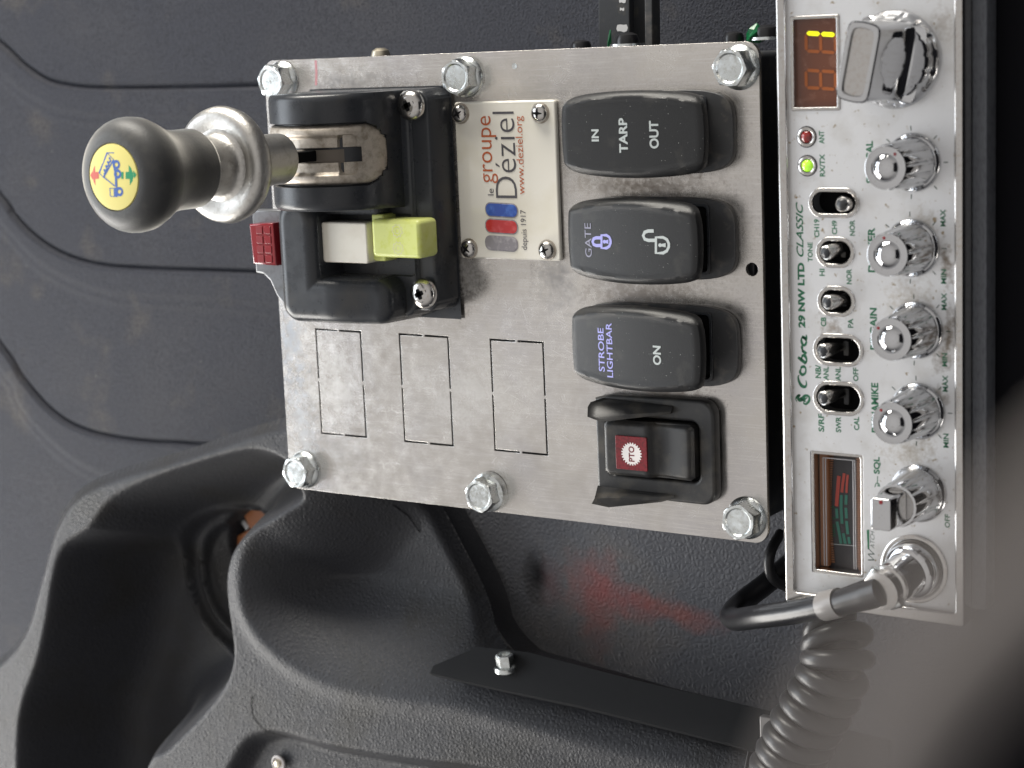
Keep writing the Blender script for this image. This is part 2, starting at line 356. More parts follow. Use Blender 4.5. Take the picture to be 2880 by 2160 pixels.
def tube(path, r, n=16, caps=True):
    path = [np.array(p, float) for p in path]; V = []; Fc = []; up = None
    for i, p in enumerate(path):
        d = path[min(i+1, len(path)-1)]-path[max(i-1, 0)]; d /= np.linalg.norm(d)
        if up is None: up = np.cross(d, [0.1, .3, 1]); up /= np.linalg.norm(up)
        up = up-d*np.dot(up, d); up /= np.linalg.norm(up); s = np.cross(d, up)
        rr = r(i/(len(path)-1)) if callable(r) else r
        for k in range(n):
            t = 2*math.pi*k/n; V.append(tuple(p+rr*(math.cos(t)*up+math.sin(t)*s)))
    for i in range(len(path)-1):
        for k in range(n): Fc.append((i*n+k, i*n+(k+1) % n, (i+1)*n+(k+1) % n, (i+1)*n+k))
    if caps: Fc.append(tuple(reversed(range(n)))); Fc.append(tuple(range((len(path)-1)*n, len(path)*n)))
    return V, Fc
def grid(xs, ys, zf, mask=None):
    X, Y = np.meshgrid(xs, ys); Z = zf(X, Y); nx = len(xs)
    keep = np.ones_like(X, bool) if mask is None else mask(X, Y)
    idx = -np.ones(X.shape, int); V = []
    Fc = []
    q = keep[:-1, :-1] & keep[1:, :-1] & keep[:-1, 1:] & keep[1:, 1:]
    used = np.zeros_like(keep)
    used[:-1, :-1] |= q; used[1:, :-1] |= q; used[:-1, 1:] |= q; used[1:, 1:] |= q
    idx[used] = np.arange(used.sum()); V = np.stack([X[used], Y[used], Z[used]], 1)
    a, b = np.nonzero(q)
    Fc = np.stack([idx[a, b], idx[a, b+1], idx[a+1, b+1], idx[a+1, b]], 1)
    return [tuple(v) for v in V.tolist()], [tuple(f) for f in Fc.tolist()]
def sdpoly(X, Y, pts, closed=True):
    """signed distance to a polygon, positive inside"""
    d = np.full(X.shape, 1e9); ins = np.zeros(X.shape, bool); n = len(pts)
    for i in range(n if closed else n-1):
        x0, y0 = pts[i]; x1, y1 = pts[(i+1) % n]; ex, ey = x1-x0, y1-y0
        t = np.clip(((X-x0)*ex+(Y-y0)*ey)/(ex*ex+ey*ey+1e-12), 0, 1)
        d = np.minimum(d, np.hypot(X-x0-t*ex, Y-y0-t*ey))
        if closed:
            c1 = (y0 > Y) != (y1 > Y); xi = (x1-x0)*(Y-y0)/((y1-y0) if y1 != y0 else 1e-12)+x0
            ins ^= c1 & (X < xi)
    return np.where(ins, d, -d) if closed else d
def sdr(X, Y, x0, x1, y0, y1, r):
    cx, cy = (x0+x1)/2, (y0+y1)/2; hx, hy = (x1-x0)/2-r, (y1-y0)/2-r
    qx, qy = np.abs(X-cx)-hx, np.abs(Y-cy)-hy
    return -(np.hypot(np.maximum(qx, 0), np.maximum(qy, 0))+np.minimum(np.maximum(qx, qy), 0)-r)
def ss(a, b, x):
    t = np.clip((x-a)/(b-a), 0, 1); return t*t*(3-2*t)
def smax(a, b, k):
    h = np.clip(.5+.5*(a-b)/k, 0, 1); return b*(1-h)+a*h+k*h*(1-h)
def ribbon(pts, wd, closed=False):
    """flat stroke of width wd along 2D points"""
    pts = [np.array(p, float) for p in pts]; n = len(pts); V = []; Fc = []
    ws = wd if isinstance(wd, (list, tuple)) else [wd]*n
    for i in range(n):
        a = pts[(i-1) % n] if (closed or i) else pts[0]; b = pts[(i+1) % n] if (closed or i < n-1) else pts[-1]
        d = b-a; d /= (np.linalg.norm(d)+1e-9); nn = np.array([-d[1], d[0]])*ws[i]/2
        V += [tuple(pts[i]+nn), tuple(pts[i]-nn)]
    for i in range(n if closed else n-1):
        j = (i+1) % n; Fc.append((2*i, 2*i+1, 2*j+1, 2*j))
    return [(x, y, 0) for x, y in V], Fc
def at_z(vf, fz): return [(v[0], v[1], fz(v[0], v[1]) if callable(fz) else fz) for v in vf[0]], vf[1]
_tc = {}
def glyphs(s, bold=0.0, shear=0.0, spacing=1.0):
    k = (s, bold, shear, spacing)
    if k in _tc: return _tc[k]
    cu = bpy.data.curves.new('t', 'FONT'); cu.body = s; cu.size = 1; cu.offset = bold; cu.shear = shear; cu.space_character = spacing; cu.resolution_u = 4
    o = bpy.data.objects.new('t', cu); me = o.to_mesh()
    V = np.array([(v.co.x, v.co.y) for v in me.vertices]); Fc = [tuple(p.vertices) for p in me.polygons]
    o.to_mesh_clear(); bpy.data.objects.remove(o); bpy.data.curves.remove(cu)
    lo, hi = V.min(0), V.max(0); V = (V-(lo+hi)/2)/(hi-lo)
    _tc[k] = (V, Fc); return V, Fc
def text(s, u, v, ln, ht, z, mat_, parent, bold=.012, shear=0.0, plane=None, fz=None, name='lettering', spacing=1.0):
    """lettering that reads up the picture, its tops to the left, printed on the plane z (or plane=(origin, normal, fz))"""
    V, Fc = glyphs(s, bold, shear, spacing)
    if plane is None:
        c = P(u, v, z); L_ = P(u, v-ln/2, z)-P(u, v+ln/2, z); H_ = P(u-ht/2, v, z)-P(u+ht/2, v, z)
    else:
        c = PP(u, v, *plane); L_ = PP(u, v-ln/2, *plane)-PP(u, v+ln/2, *plane); H_ = PP(u-ht/2, v, *plane)-PP(u+ht/2, v, *plane)
    ll, hh = np.linalg.norm(L_), np.linalg.norm(H_)
    pts = [(c[0]-q[1]*hh, c[1]+q[0]*ll, c[2]) for q in V]
    if fz: pts = [(x, y, fz(x, y)) for x, y, _ in pts]
    return part(name, (pts, Fc), mat_, parent, smooth=0)

# ================================================================== SETTING: engine cover behind
ZC = -95.0
def cover():
    corners = [P(u, v, ZC) for u, v in ((-200, -150), (3100, -150), (-200, 2400), (3100, 2400))]
    xs = np.linspace(min(c[0] for c in corners), max(c[0] for c in corners), 760)
    ys = np.linspace(min(c[1] for c in corners), max(c[1] for c in corners), 600)
    xs = np.concatenate([[xs[0]-500, xs[0]-120], xs, [xs[-1]+120, xs[-1]+500]]); ys = np.concatenate([[ys[0]-500, ys[0]-120], ys, [ys[-1]+120, ys[-1]+500]])
    A = [[(-300, -120), (0, 120), (60, 175), (130, 222), (200, 240), (300, 247), (560, 245), (1000, 235), (3200, 200)],
         [(-300, 200), (0, 545), (40, 600), (100, 662), (180, 712), (280, 742), (420, 754), (740, 766), (1000, 790), (3200, 1000)],
         [(-300, 600), (0, 970), (60, 1062), (150, 1160), (250, 1213), (400, 1240), (560, 1250), (1000, 1290), (3200, 1500)]]
    B = [[(-300, -10), (0, 222), (60, 272), (150, 322), (220, 338), (300, 346), (560, 352), (1000, 345), (3200, 310)],
         [(-300, 330), (0, 640), (100, 745), (200, 805), (300, 840), (380, 850), (600, 862), (790, 882), (1000, 905), (3200, 1120)],
         [(-300, 760), (0, 1060), (30, 1120), (80, 1195), (160, 1275), (260, 1340), (400, 1370), (1000, 1420), (3200, 1650)]]
    def zf(X, Y):
        Z = np.full(X.shape, ZC)
        for a, b in zip(A, B):
            pa = [tuple(q[:2]) for q in catmull(PL(a, ZC), 6)]; pb = [tuple(q[:2]) for q in catmull(PL(b, ZC), 6)]
            sd = sdpoly(X, Y, pa+pb[::-1]); da = sdpoly(X, Y, pa, False); db = sdpoly(X, Y, pb, False)
            inside = sd > 0
            # a moulded band: sharp step at its upper edge, soft roll at its lower one
            Z = Z + np.where(inside, 1.2*ss(0, 1.2, da)*(1-0) * ss(0, 5.0, db), 0) - 1.6*np.exp(-(da/1.0)**2) + .5*np.exp(-(db/1.8)**2)
        return Z+.8*np.sin(X*.02)+.6*np.sin(Y*.031+1)
    o = single('ground', grid(xs, ys, zf), 'cover', None, None, (0, 0, ZC)); o['kind'] = 'structure'; o.name = 'floor'
    return o
FLOOR = cover()

# ================================================================== grained vinyl panel with a red stain
def vinyl():
    z = -70.0
    pts = PL([(1020, 1280), (2500, 1280), (3000, 2400), (900, 2400)], z)
    xs = np.linspace(min(p[0] for p in pts), max(p[0] for p in pts), 120); ys = np.linspace(min(p[1] for p in pts), max(p[1] for p in pts), 100)
    def zf(X, Y):
        Z = np.full(X.shape, z)+1.0*np.sin(X*.03+.5)+.8*np.sin(Y*.04)
        c = P(1760, 1690, z); d = np.hypot((X-c[0]), (Y-c[1])/.8)
        Z = Z+1.6*np.exp(-((d-24)/5)**2)*0 + 1.2*np.exp(-(d/20)**2)
        c2 = P(1515, 1625, z); Z = Z-2.0*np.exp(-((X-c2[0])/4)**2-((Y-c2[1])/7)**2)
        return Z
    o = single('panel', grid(xs, ys, zf), 'vinyl', 'dark grained vinyl panel with a faded red stain behind the steel plate', 'vinyl panel', P(1500, 1700, z))
    mt = M['vinyl']; N = mt.node_tree.nodes; L = mt.node_tree.links; b = N['Principled BSDF']
    old = b.inputs['Base Color'].links[0].from_socket
    g = N.new('ShaderNodeTexCoord'); mp = N.new('ShaderNodeMapping'); mp.inputs['Scale'].default_value = (1000,)*3; L.new(g.outputs['Object'], mp.inputs[0])
    base = P(1500, 1700, z)
    def blob(u, v, rx, ry, col, amt, old, th=.0):
        c = P(u, v, z)-base
        m2 = N.new('ShaderNodeMapping'); m2.vector_type = 'TEXTURE'; m2.inputs['Location'].default_value = (c[0], c[1], 0); m2.inputs['Scale'].default_value = (rx, ry, 1000)
        m2.inputs['Rotation'].default_value = (0, 0, th); L.new(mp.outputs[0], m2.inputs[0])
        ln = N.new('ShaderNodeVectorMath'); ln.operation = 'LENGTH'; L.new(m2.outputs[0], ln.inputs[0])
        nz = N.new('ShaderNodeTexNoise'); nz.inputs['Scale'].default_value = .16; nz.inputs['Detail'].default_value = 6; L.new(mp.outputs[0], nz.inputs['Vector'])
        ad = N.new('ShaderNodeMath'); ad.operation = 'MULTIPLY_ADD'; ad.inputs[1].default_value = 1.5; L.new(nz.outputs['Fac'], ad.inputs[0]); L.new(ln.outputs['Value'], ad.inputs[2])
        r = N.new('ShaderNodeMapRange'); r.inputs[1].default_value = 1.95; r.inputs[2].default_value = .85; r.inputs[3].default_value = 0; r.inputs[4].default_value = amt; L.new(ad.outputs[0], r.inputs[0])
        mx = N.new('ShaderNodeMix'); mx.data_type = 'RGBA'; L.new(r.outputs[0], mx.inputs[0]); L.new(old, mx.inputs[6]); mx.inputs[7].default_value = (*col, 1); L.new(mx.outputs[2], b.inputs['Base Color'])
        return mx.outputs[2]
    old = blob(1700, 1690, 30, 22, (.16, .14, .12), .5, old)
    old = blob(1685, 1655, 13, 13, (.30, .05, .05), .45, old)
    old = blob(1680, 1740, 8, 14, (.20, .06, .055), .4, old)
    old = blob(1790, 1685, 15, 6, (.30, .05, .05), .45, old, -.25)
    old = blob(1930, 1722, 17, 5, (.32, .08, .06), .5, old, -.2)
    old = blob(1505, 1625, 5, 10, (.006, .006, .008), .9, old)
    old = blob(1555, 1640, 6, 11, (.10, .03, .04), .4, old)
    return o
VINYL = vinyl()

# ================================================================== moulded cup-holder console
ZR = -25.0
def console():
    t = thing('cup_holder_console', 'black moulded cup holder tray with two deep wells at the lower left', 'cup holder', P(700, 1900, ZR))
    outer = PL([(-250, 2060), (-80, 1900), (0, 1840), (60, 1760), (95, 1640), (140, 1480), (200, 1385), (300, 1332), (500, 1272), (700, 1203), (803, 1178), (900, 1172), (1000, 1190), (1080, 1250)], ZR)
    outer = [tuple(q[:2]) for q in catmull(outer, 5)]
    right = PL([(1130, 1250), (1205, 1400), (1275, 1535), (1345, 1665), (1420, 1765), (1510, 1830)], ZR-26)
    right = [tuple(q[:2]) for q in catmull(right, 5)]
    bot = PL([(2050, 2040), (2500, 2180), (2500, 2450), (-400, 2450)], ZR-10)
    tray = outer+right+bot
    wa = PL([(252, 1485), (179, 1538), (150, 1627), (134, 1729), (108, 1851), (61, 1993), (50, 2160), (60, 2500), (330, 2450), (412, 2160), (470, 2110), (570, 2010), (630, 1930), (652, 1870), (655, 1820), (645, 1740),
             (636, 1660), (640, 1600), (660, 1545), (715, 1490), (800, 1440), (850, 1395), (815, 1310), (735, 1268), (640, 1278), (450, 1336), (320, 1400)], ZR)
    wa = [tuple(q[:2]) for q in catmull(wa+[wa[0]], 5)][:-1]
    crestB = PL([(900, 1330), (800, 1450), (735, 1500), (700, 1560), (690, 1640), (705, 1720), (760, 1800), (850, 1868), (960, 1915), (1100, 1945), (1300, 1975), (1500, 2030), (1800, 2110), (2500, 2250)], ZR)
    crestB = [tuple(q[:2]) for q in catmull(crestB, 5)]
    wb = crestB+PL([(3000, 1500), (1500, 900), (900, 1200)], ZR)
    rec = PL([(610, 2230), (650, 2150), (690, 2085), (740, 2060), (800, 2062), (900, 2092), (1100, 2128), (1500, 2200), (1500, 2400), (600, 2400)], ZR)
    rec = [tuple(q[:2]) for q in catmull(rec+[rec[0]], 4)][:-1]
    cup = P(698, 1634, -74); cup2 = P(735, 1555, -76)
    def zraw(X, Y):
        da = sdpoly(X, Y, wa); db = sdpoly(X, Y, wb); dr = sdpoly(X, Y, rec); do = sdpoly(X, Y, tray)
        Z = np.full(X.shape, ZR)
        # rounded rim outside
        Z = Z-5*(1-ss(0, 6, do))**2
        # well A: steep smooth walls, ring and cup at its bottom
        Z = Z-np.where(da > -3, 49*ss(-1.0, 22, da)**.75, 0)
        # well B: broad concave fall to the right
        Z = Z-26*ss(-2, 34, db)**.9*(db > -2)
        # raised soft lip along the ridge
        Z = Z+1.2*np.exp(-((db+3)/4)**2)
        # recess at the bottom
        Z = Z-7*ss(-1.5, 6, dr)
        return Z
    xs = np.arange(P(-300, 1800, ZR)[0], P(2100, 2100, ZR)[0], .9); ys = np.arange(P(700, 2500, ZR)[1], P(900, 1150, ZR)[1]+4, .9)
    gx, gy = np.meshgrid(xs, ys); Zr = zraw(gx, gy); dA = sdpoly(gx, gy, wa)
    ker = np.exp(-np.linspace(-2.2, 2.2, 25)**2); ker /= ker.sum()
    Zb = np.pad(Zr, 12, 'edge')
    Zb = np.apply_along_axis(lambda q: np.convolve(q, ker, 'valid'), 1, Zb); Zb = np.apply_along_axis(lambda q: np.convolve(q, ker, 'valid'), 0, Zb)
    Zb2 = np.pad(Zb, 12, 'edge'); Zb2 = np.apply_along_axis(lambda q: np.convolve(q, ker, 'valid'), 1, Zb2); Zb2 = np.apply_along_axis(lambda q: np.convolve(q, ker, 'valid'), 0, Zb2)
    wgt = ss(5, 14, dA); w2 = ss(12, 22, dA); Zs = Zr*(1-wgt)+wgt*(Zb*(1-w2)+Zb2*w2)
    X, Y, da = gx, gy, dA
    Z = Zs
    rr = np.hypot(X-cup[0], Y-cup[1]); r2 = np.hypot(X-cup2[0], Y-cup2[1])
    inA = ss(8, 19, da)
    Z = Z+inA*(2.0*np.exp(-((rr-31)/1.5)**2)-2.0*ss(31, 29, rr)+1.4*np.exp(-((rr-25.5)/1.3)**2)-2.5*ss(25, 23, rr)-12*ss(19, 16.5, r2))
    Zs = Z
    def zf(X, Y):
        fx = np.clip((X-xs[0])/(xs[1]-xs[0]), 0, len(xs)-1.001); fy = np.clip((Y-ys[0])/(ys[1]-ys[0]), 0, len(ys)-1.001)
        ix, iy = fx.astype(int), fy.astype(int); ax, ay = fx-ix, fy-iy
        return (Zs[iy, ix]*(1-ax)+Zs[iy, ix+1]*ax)*(1-ay)+(Zs[iy+1, ix]*(1-ax)+Zs[iy+1, ix+1]*ax)*ay
    V, Fc = grid(xs, ys, zf, lambda X, Y: sdpoly(X, Y, tray) > 0)
    Va = np.array(V)
    # skirt down the edge of the shell
    from collections import Counter
    cnt = Counter()
    for f in Fc:
        for i in range(4): cnt[tuple(sorted((f[i], f[(i+1) % 4])))] += 1
    ed = [e_ for e_, c in cnt.items() if c == 1]
    mp = {}
    tp = np.array(tray)
    for q in {i for e_ in ed for i in e_}:
        p = Va[q][:2]; a0 = tp; e0 = np.roll(tp, -1, 0)-tp
        tt = np.clip(((p-a0)*e0).sum(1)/((e0**2).sum(1)+1e-9), 0, 1); cnd = a0+e0*tt[:, None]; b0 = cnd[np.argmin(((cnd-p)**2).sum(1))]
        Va[q][0], Va[q][1] = b0; V[q] = (b0[0], b0[1], Va[q][2])
    dens = []
    for k in range(len(tray)):
        p0, p1 = np.array(tray[k]), np.array(tray[(k+1) % len(tray)]); nn = max(1, int(np.hypot(*(p1-p0))/1.5))
        for q in range(nn): dens.append(p0+(p1-p0)*q/nn)
    dens = np.array(dens); zt_ = zf(dens[:, 0], dens[:, 1]); zt_ = np.convolve(np.concatenate([zt_[-3:], zt_, zt_[:3]]), np.ones(7)/7, 'valid')-.05
    SV = []; nd = len(dens)
    for k in range(nd): SV += [(dens[k][0], dens[k][1], zt_[k]), (dens[k][0], dens[k][1], zt_[k]-11)]
    SF = [(2*k, 2*k+1, (2*k+3) % (2*nd), (2*k+2) % (2*nd)) for k in range(nd)]
    part('side_wall', (SV, SF), 'leather', t, smooth=60)
    part('tray', (V, Fc), 'leather', t, smooth=60)
    # hairline split in the skin at the ridge
    zz = lambda x, y: float(zf(np.array([[x]]), np.array([[y]]))[0, 0])+.15
    pl = PL([(710, 1955), (709, 2005), (735, 2045), (782, 2088)], ZR)
    part('split', at_z(ribbon([tuple(q[:2]) for q in catmull(pl, 4)], .35), zz), 'deep', t, smooth=0)
    pl = PL([(1128, 1412), (1150, 1450), (1172, 1500)], ZR-24)
    part('seam', at_z(ribbon(pl, .5), zz), 'deep', t, smooth=0)
    # screw in the recess
    c = P(785, 2145, ZR-6)
    part('screw_cup', lathe([(2.9, 0), (2.9, .8), (2.4, 1.0), (2.2, .3), (1.0, .1)], c, 28), 'label_white', t)
    part('screw', xf(lathe([(1.5, 0), (1.6, .8), (1.2, 1.5), (.3, 1.7)], c, 8), lambda v: v), 'brass', t)
    return t, cup2, zf
CONSOLE, CUP, CZ = console()

# orange plug with grey blades and loose parts in the bottom of the far well
def cup_things():
    zb = CZ(np.array([[CUP[0]]]), np.array([[CUP[1]]]))[0, 0]
    zt = zb+8
    t = thing('connector', 'orange plastic connector with grey blades lying in the far cup well', 'connector', P(700, 1490, zt))
    def q(pts, z0, z1): return flat(PL(pts, z1), z0, z1, bev=.3)
    part('housing', q([(655, 1515), (700, 1490), (712, 1505), (690, 1545), (662, 1560)], zb+2, zt), 'orange', t)
    part('blade', q([(635, 1478), (645, 1472), (672, 1510), (662, 1530)], zb+1, zt-1), 'pin', t)
    part('blade', q([(665, 1452), (675, 1450), (700, 1480), (693, 1494)], zb+1, zt-.5), 'pin', t)
    part('blade', q([(704, 1490), (716, 1486), (720, 1508), (708, 1514)], zb+1, zt-.2), 'pin', t)
    t2 = thing('connector', 'larger orange connector block pushed against the back of the cup well', 'connector', P(720, 1450, zt))
    part('housing', q([(680, 1437), (725, 1428), (745, 1438), (752, 1480), (705, 1492)], zb+1, zt+1), 'orange', t2)
    part('ribbed_side', join(*[q([(748+k*9, 1440+k*6), (756+k*9, 1444+k*6), (762+k*9, 1482+k*4), (752+k*9, 1484+k*4)], zb+1, zt+1-.3*k) for k in range(3)]), 'orange', t2)
cup_things()


# ================================================================== black bracket with a bolt
def bracket():
    t = thing('mounting_bracket', 'flat black metal bracket bolted beside the console, running to the coiled cord', 'bracket', P(1423, 1870, -40))
    # a bar whose broad face leans toward the top of the picture
    A = P(1204, 1885, -20); B = P(2260, 2150, -20)
    ax = (B-A)/np.linalg.norm(B-A)
    nrm = np.array([0.10, .55, .80]); nrm -= ax*np.dot(nrm, ax); nrm /= np.linalg.norm(nrm)
    wv = np.cross(nrm, ax); wv /= np.linalg.norm(wv)
    if wv[1] < 0: wv = -wv
    def pt(u, v): return PP(u, v, A, nrm)
    poly = [pt(1206, 1893), pt(1215, 1872), pt(1340, 1818), pt(1478, 1832), pt(1800, 1912), pt(2189, 2004), pt(2500, 2080), pt(2500, 2220), pt(2045, 2091), pt(1622, 1985), pt(1400, 1938)]
    th = 3.0; n = len(poly)
    inner = [q+0 for q in poly]
    cen = sum(poly)/n
    V = [tuple(q+nrm*0-(q-cen)/np.linalg.norm(q-cen)*.5) for q in poly]+[tuple(q-nrm*.5) for q in poly]+[tuple(q-nrm*th) for q in poly]
    Fc = [tuple(range(n))]+[(i, (i+1) % n, n+(i+1) % n, n+i) for i in range(n)]+[(n+i, n+(i+1) % n, 2*n+(i+1) % n, 2*n+i) for i in range(n)]+[tuple(reversed(range(2*n, 3*n)))]
    part('bar', (V, Fc), 'bracket', t, smooth=20)
    # rubber strip under the edge
    pl = [pt(1270, 1925)-nrm*5, pt(1500, 1985)-nrm*5, pt(1700, 2035)-nrm*5, pt(2000, 2105)-nrm*5]
    q = pt(2165, 2050)
    part('clip', xf(box(-2.2, 2.2, -4.5, 4.5, 0, 2.5, .4), lambda v: q+v), 'shrink', t)
    c = pt(1423, 1878)
    ax2 = np.array([0.02, .985, .17]); ax2 /= np.linalg.norm(ax2)
    b = thing('hex_bolt', 'small zinc hex bolt standing on the black bracket beside the console', 'bolt', c)
    part('flange', lathe([(3.9, -.6), (3.9, .2), (3.6, .8), (2.8, 1.2)], c, 32, axis=ax2), 'zinc', b)
    part('head', lathe([(3.0, .6), (3.0, 4.6), (2.7, 5.0), (2.1, 5.05), (2.0, 4.3)], c, 6, axis=ax2), 'zinc', b, smooth=20)
bracket()

# ================================================================== steel control plate, box under it, bolts
PX0, PX1, PY0, PY1 = -88.2, 88.2, -70.5, 70.5
def slot_rects():
    out = []
    for cx, wd in ((-64.0, 19.0), (-29.8, 19.4), (5.1, 19.7)):
        x0, x1, y0, y1 = cx-wd/2, cx+wd/2, -51.0, -15.9; g = .45; s = .62
        ym = (y0+y1)/2+.5; xm = cx
        # four L-shaped slots separated by uncut bridges
        for sx_ in (-1, 1):
            for sy_ in (-1, 1):
                X = x0 if sx_ < 0 else x1; Y = y0 if sy_ < 0 else y1
                ix = -sx_*s; iy = -sy_*s
                L_ = [(X, Y), (xm+sx_*g, Y), (xm+sx_*g, Y+iy), (X+ix, Y+iy), (X+ix, ym+sy_*g), (X, ym+sy_*g)]
                out.append(L_)
    return out
panel = thing('control_panel', 'scratched stainless steel control plate held by six zinc hex bolts', 'control panel', (0, 0, -3))
hol = slot_rects()+[circ(86.0-1.2, 8.0, 1.9, 28)]
hol += [rrect(33, 78, 36, 57, 3), rrect(33, 78, 6, 27, 3), rrect(33, 78, -24.5, -4, 3), rrect(37, 72, -56, -34, 3)]
part('plate', flat(rrect(PX0, PX1, PY0, PY1, 4.2, 8), -1.6, 0, hol, bev=.06), 'steel', panel, smooth=40)
part('box', join(box(-84, 84, -66, 67.5, -42, -3.2, .5, 2)), 'dark_metal', panel)
part('rear_flange', box(89.5, 91.0, -74.5, 66, -30, -7.5, .2), 'dark_metal', panel)
part('flange_lip', box(91.3, 92.5, -74.8, 66, -30, -6.0, .2), 'cast_dusty', panel)
def dome_screw(u, v, y0, r, h, mat_, lab, washer=None):
    c = P(u, v, -5); c = np.array([c[0], y0, -5.5 if r < 3 else -6.5])
    s = part('side_screw', lathe([(r, 0), (r, h*.45), (r*.85, h*.8), (r*.4, h)], c, 24, axis=(0, 1, 0)), mat_, panel, label=lab)
    if washer: part('washer', lathe([(washer, -.1), (washer, .7)], c, 28, axis=(0, 1, 0)), 'zinc', s)
dome_screw(1062, 148, 68.8, 3.1, 4.2, 'brass', 'dull brass dome screw')
dome_screw(1632, 125, 70.5, 2.9, 2.3, 'rubber', 'black dome screw')
dome_screw(1757, 115, 70.5, 3.4, 3.9, 'rubber', 'large black screw on a washer', 5.0)
dome_screw(2062, 108, 70.5, 2.8, 2.9, 'rubber', 'black dome screw near the corner')
dome_screw(2150, 105, 70.8, 3.6, 4.0, 'rubber', 'black screw with green tape', 5.0)
for uu, vv in ((2118, 103), (1707, 112)):
    c = P(uu, vv, -4)
    rr_ = 2.4 if uu > 2000 else .5
    part('green_tape', lathe([(rr_, 0), (rr_*1.1, 1.5), (rr_*.7, 3.4), (.2, 5.0)], (c[0], 70.4, -5), 7, axis=(0.2, 1, 0.1), rf=lambda t_, z: 1+.35*math.sin(3*t_+z)), 'tape', panel, smooth=0)
part('red_mark', at_z(ribbon(PL([(888, 170), (890, 205), (889, 240)], 0), .9), .03), 'red_mark', panel, smooth=0)
# small pit on the plate
part('pit', lathe([(.9, .02), (.9, .12), (.45, .08)], (P(1447, 186)[0], P(1447, 186)[1], 0), 9), 'zinc', panel)

def hex_bolt(x, y, h, rot, lab, spacer=0.0, tilt=(0, 0)):
    c = np.array([x, y, 0.0]); ax = np.array([tilt[0], tilt[1], 1.0]); ax /= np.linalg.norm(ax)
    b = part('hex_bolt', lathe([(6.2, .05), (6.25, .5+spacer*.6), (6.0, .9+spacer), (4.9, 1.7+spacer)], c, 44, axis=ax), 'zinc', panel, label=lab)
    hz_ = h+spacer*.7
    def hexr(th, z):
        a_ = (th+rot) % (math.pi/3)-math.pi/6; return math.cos(math.pi/6)/math.cos(a_)
    R_ = 5.55
    def hp(r, z, k):   # blend of hexagon and circle
        return r, z, k
    prof = [(R_, 1.0+spacer, 0), (R_, hz_-.8, 0), (R_*.99, hz_-.45, .05), (R_*.95, hz_-.1, .45), (R_*.90, hz_, .9), (R_*.76, hz_-.02, 1), (R_*.68, hz_-.45, 1), (R_*.3, hz_-.40, 1), (.01, hz_-.4, 1)]
    n = 60; V = []; Fc = []
    for r, z, k in prof:
        for i in range(n):
            th = 2*math.pi*i/n; rr = r*((1-k)*hexr(th, z)+k*.97)
            base = lathe([(rr, z)], c, 1)[0] if False else None
            e1 = np.cross([0, 1, 0], ax); e1 /= np.linalg.norm(e1); e2 = np.cross(ax, e1)
            V.append(tuple(c+ax*z+rr*(math.cos(th)*e1+math.sin(th)*e2)))
    for k in range(len(prof)-1):
        for i in range(n): Fc.append((k*n+i, k*n+(i+1) % n, (k+1)*n+(i+1) % n, (k+1)*n+i))
    part('bolt_head', (V, Fc), 'zinc', b, smooth=28)
hex_bolt(-80.5, 64.0, 6.6, .2, 'zinc hex bolt at the upper left corner')
hex_bolt(-8.6, 63.4, 6.2, .5, 'zinc hex bolt at the middle of the upper edge', .5)
hex_bolt(82.4, 63.6, 6.6, .1, 'zinc hex bolt at the upper right corner')
hex_bolt(-81.0, -63.6, 5.8, .9, 'zinc hex bolt at the lower left corner', .3)
hex_bolt(-6.6, -63.9, 6.0, .35, 'zinc hex bolt at the middle of the lower edge on a tall spacer', 1.6, (0, -.04))
hex_bolt(81.9, -63.3, 6.2, .65, 'zinc hex bolt at the lower right corner')

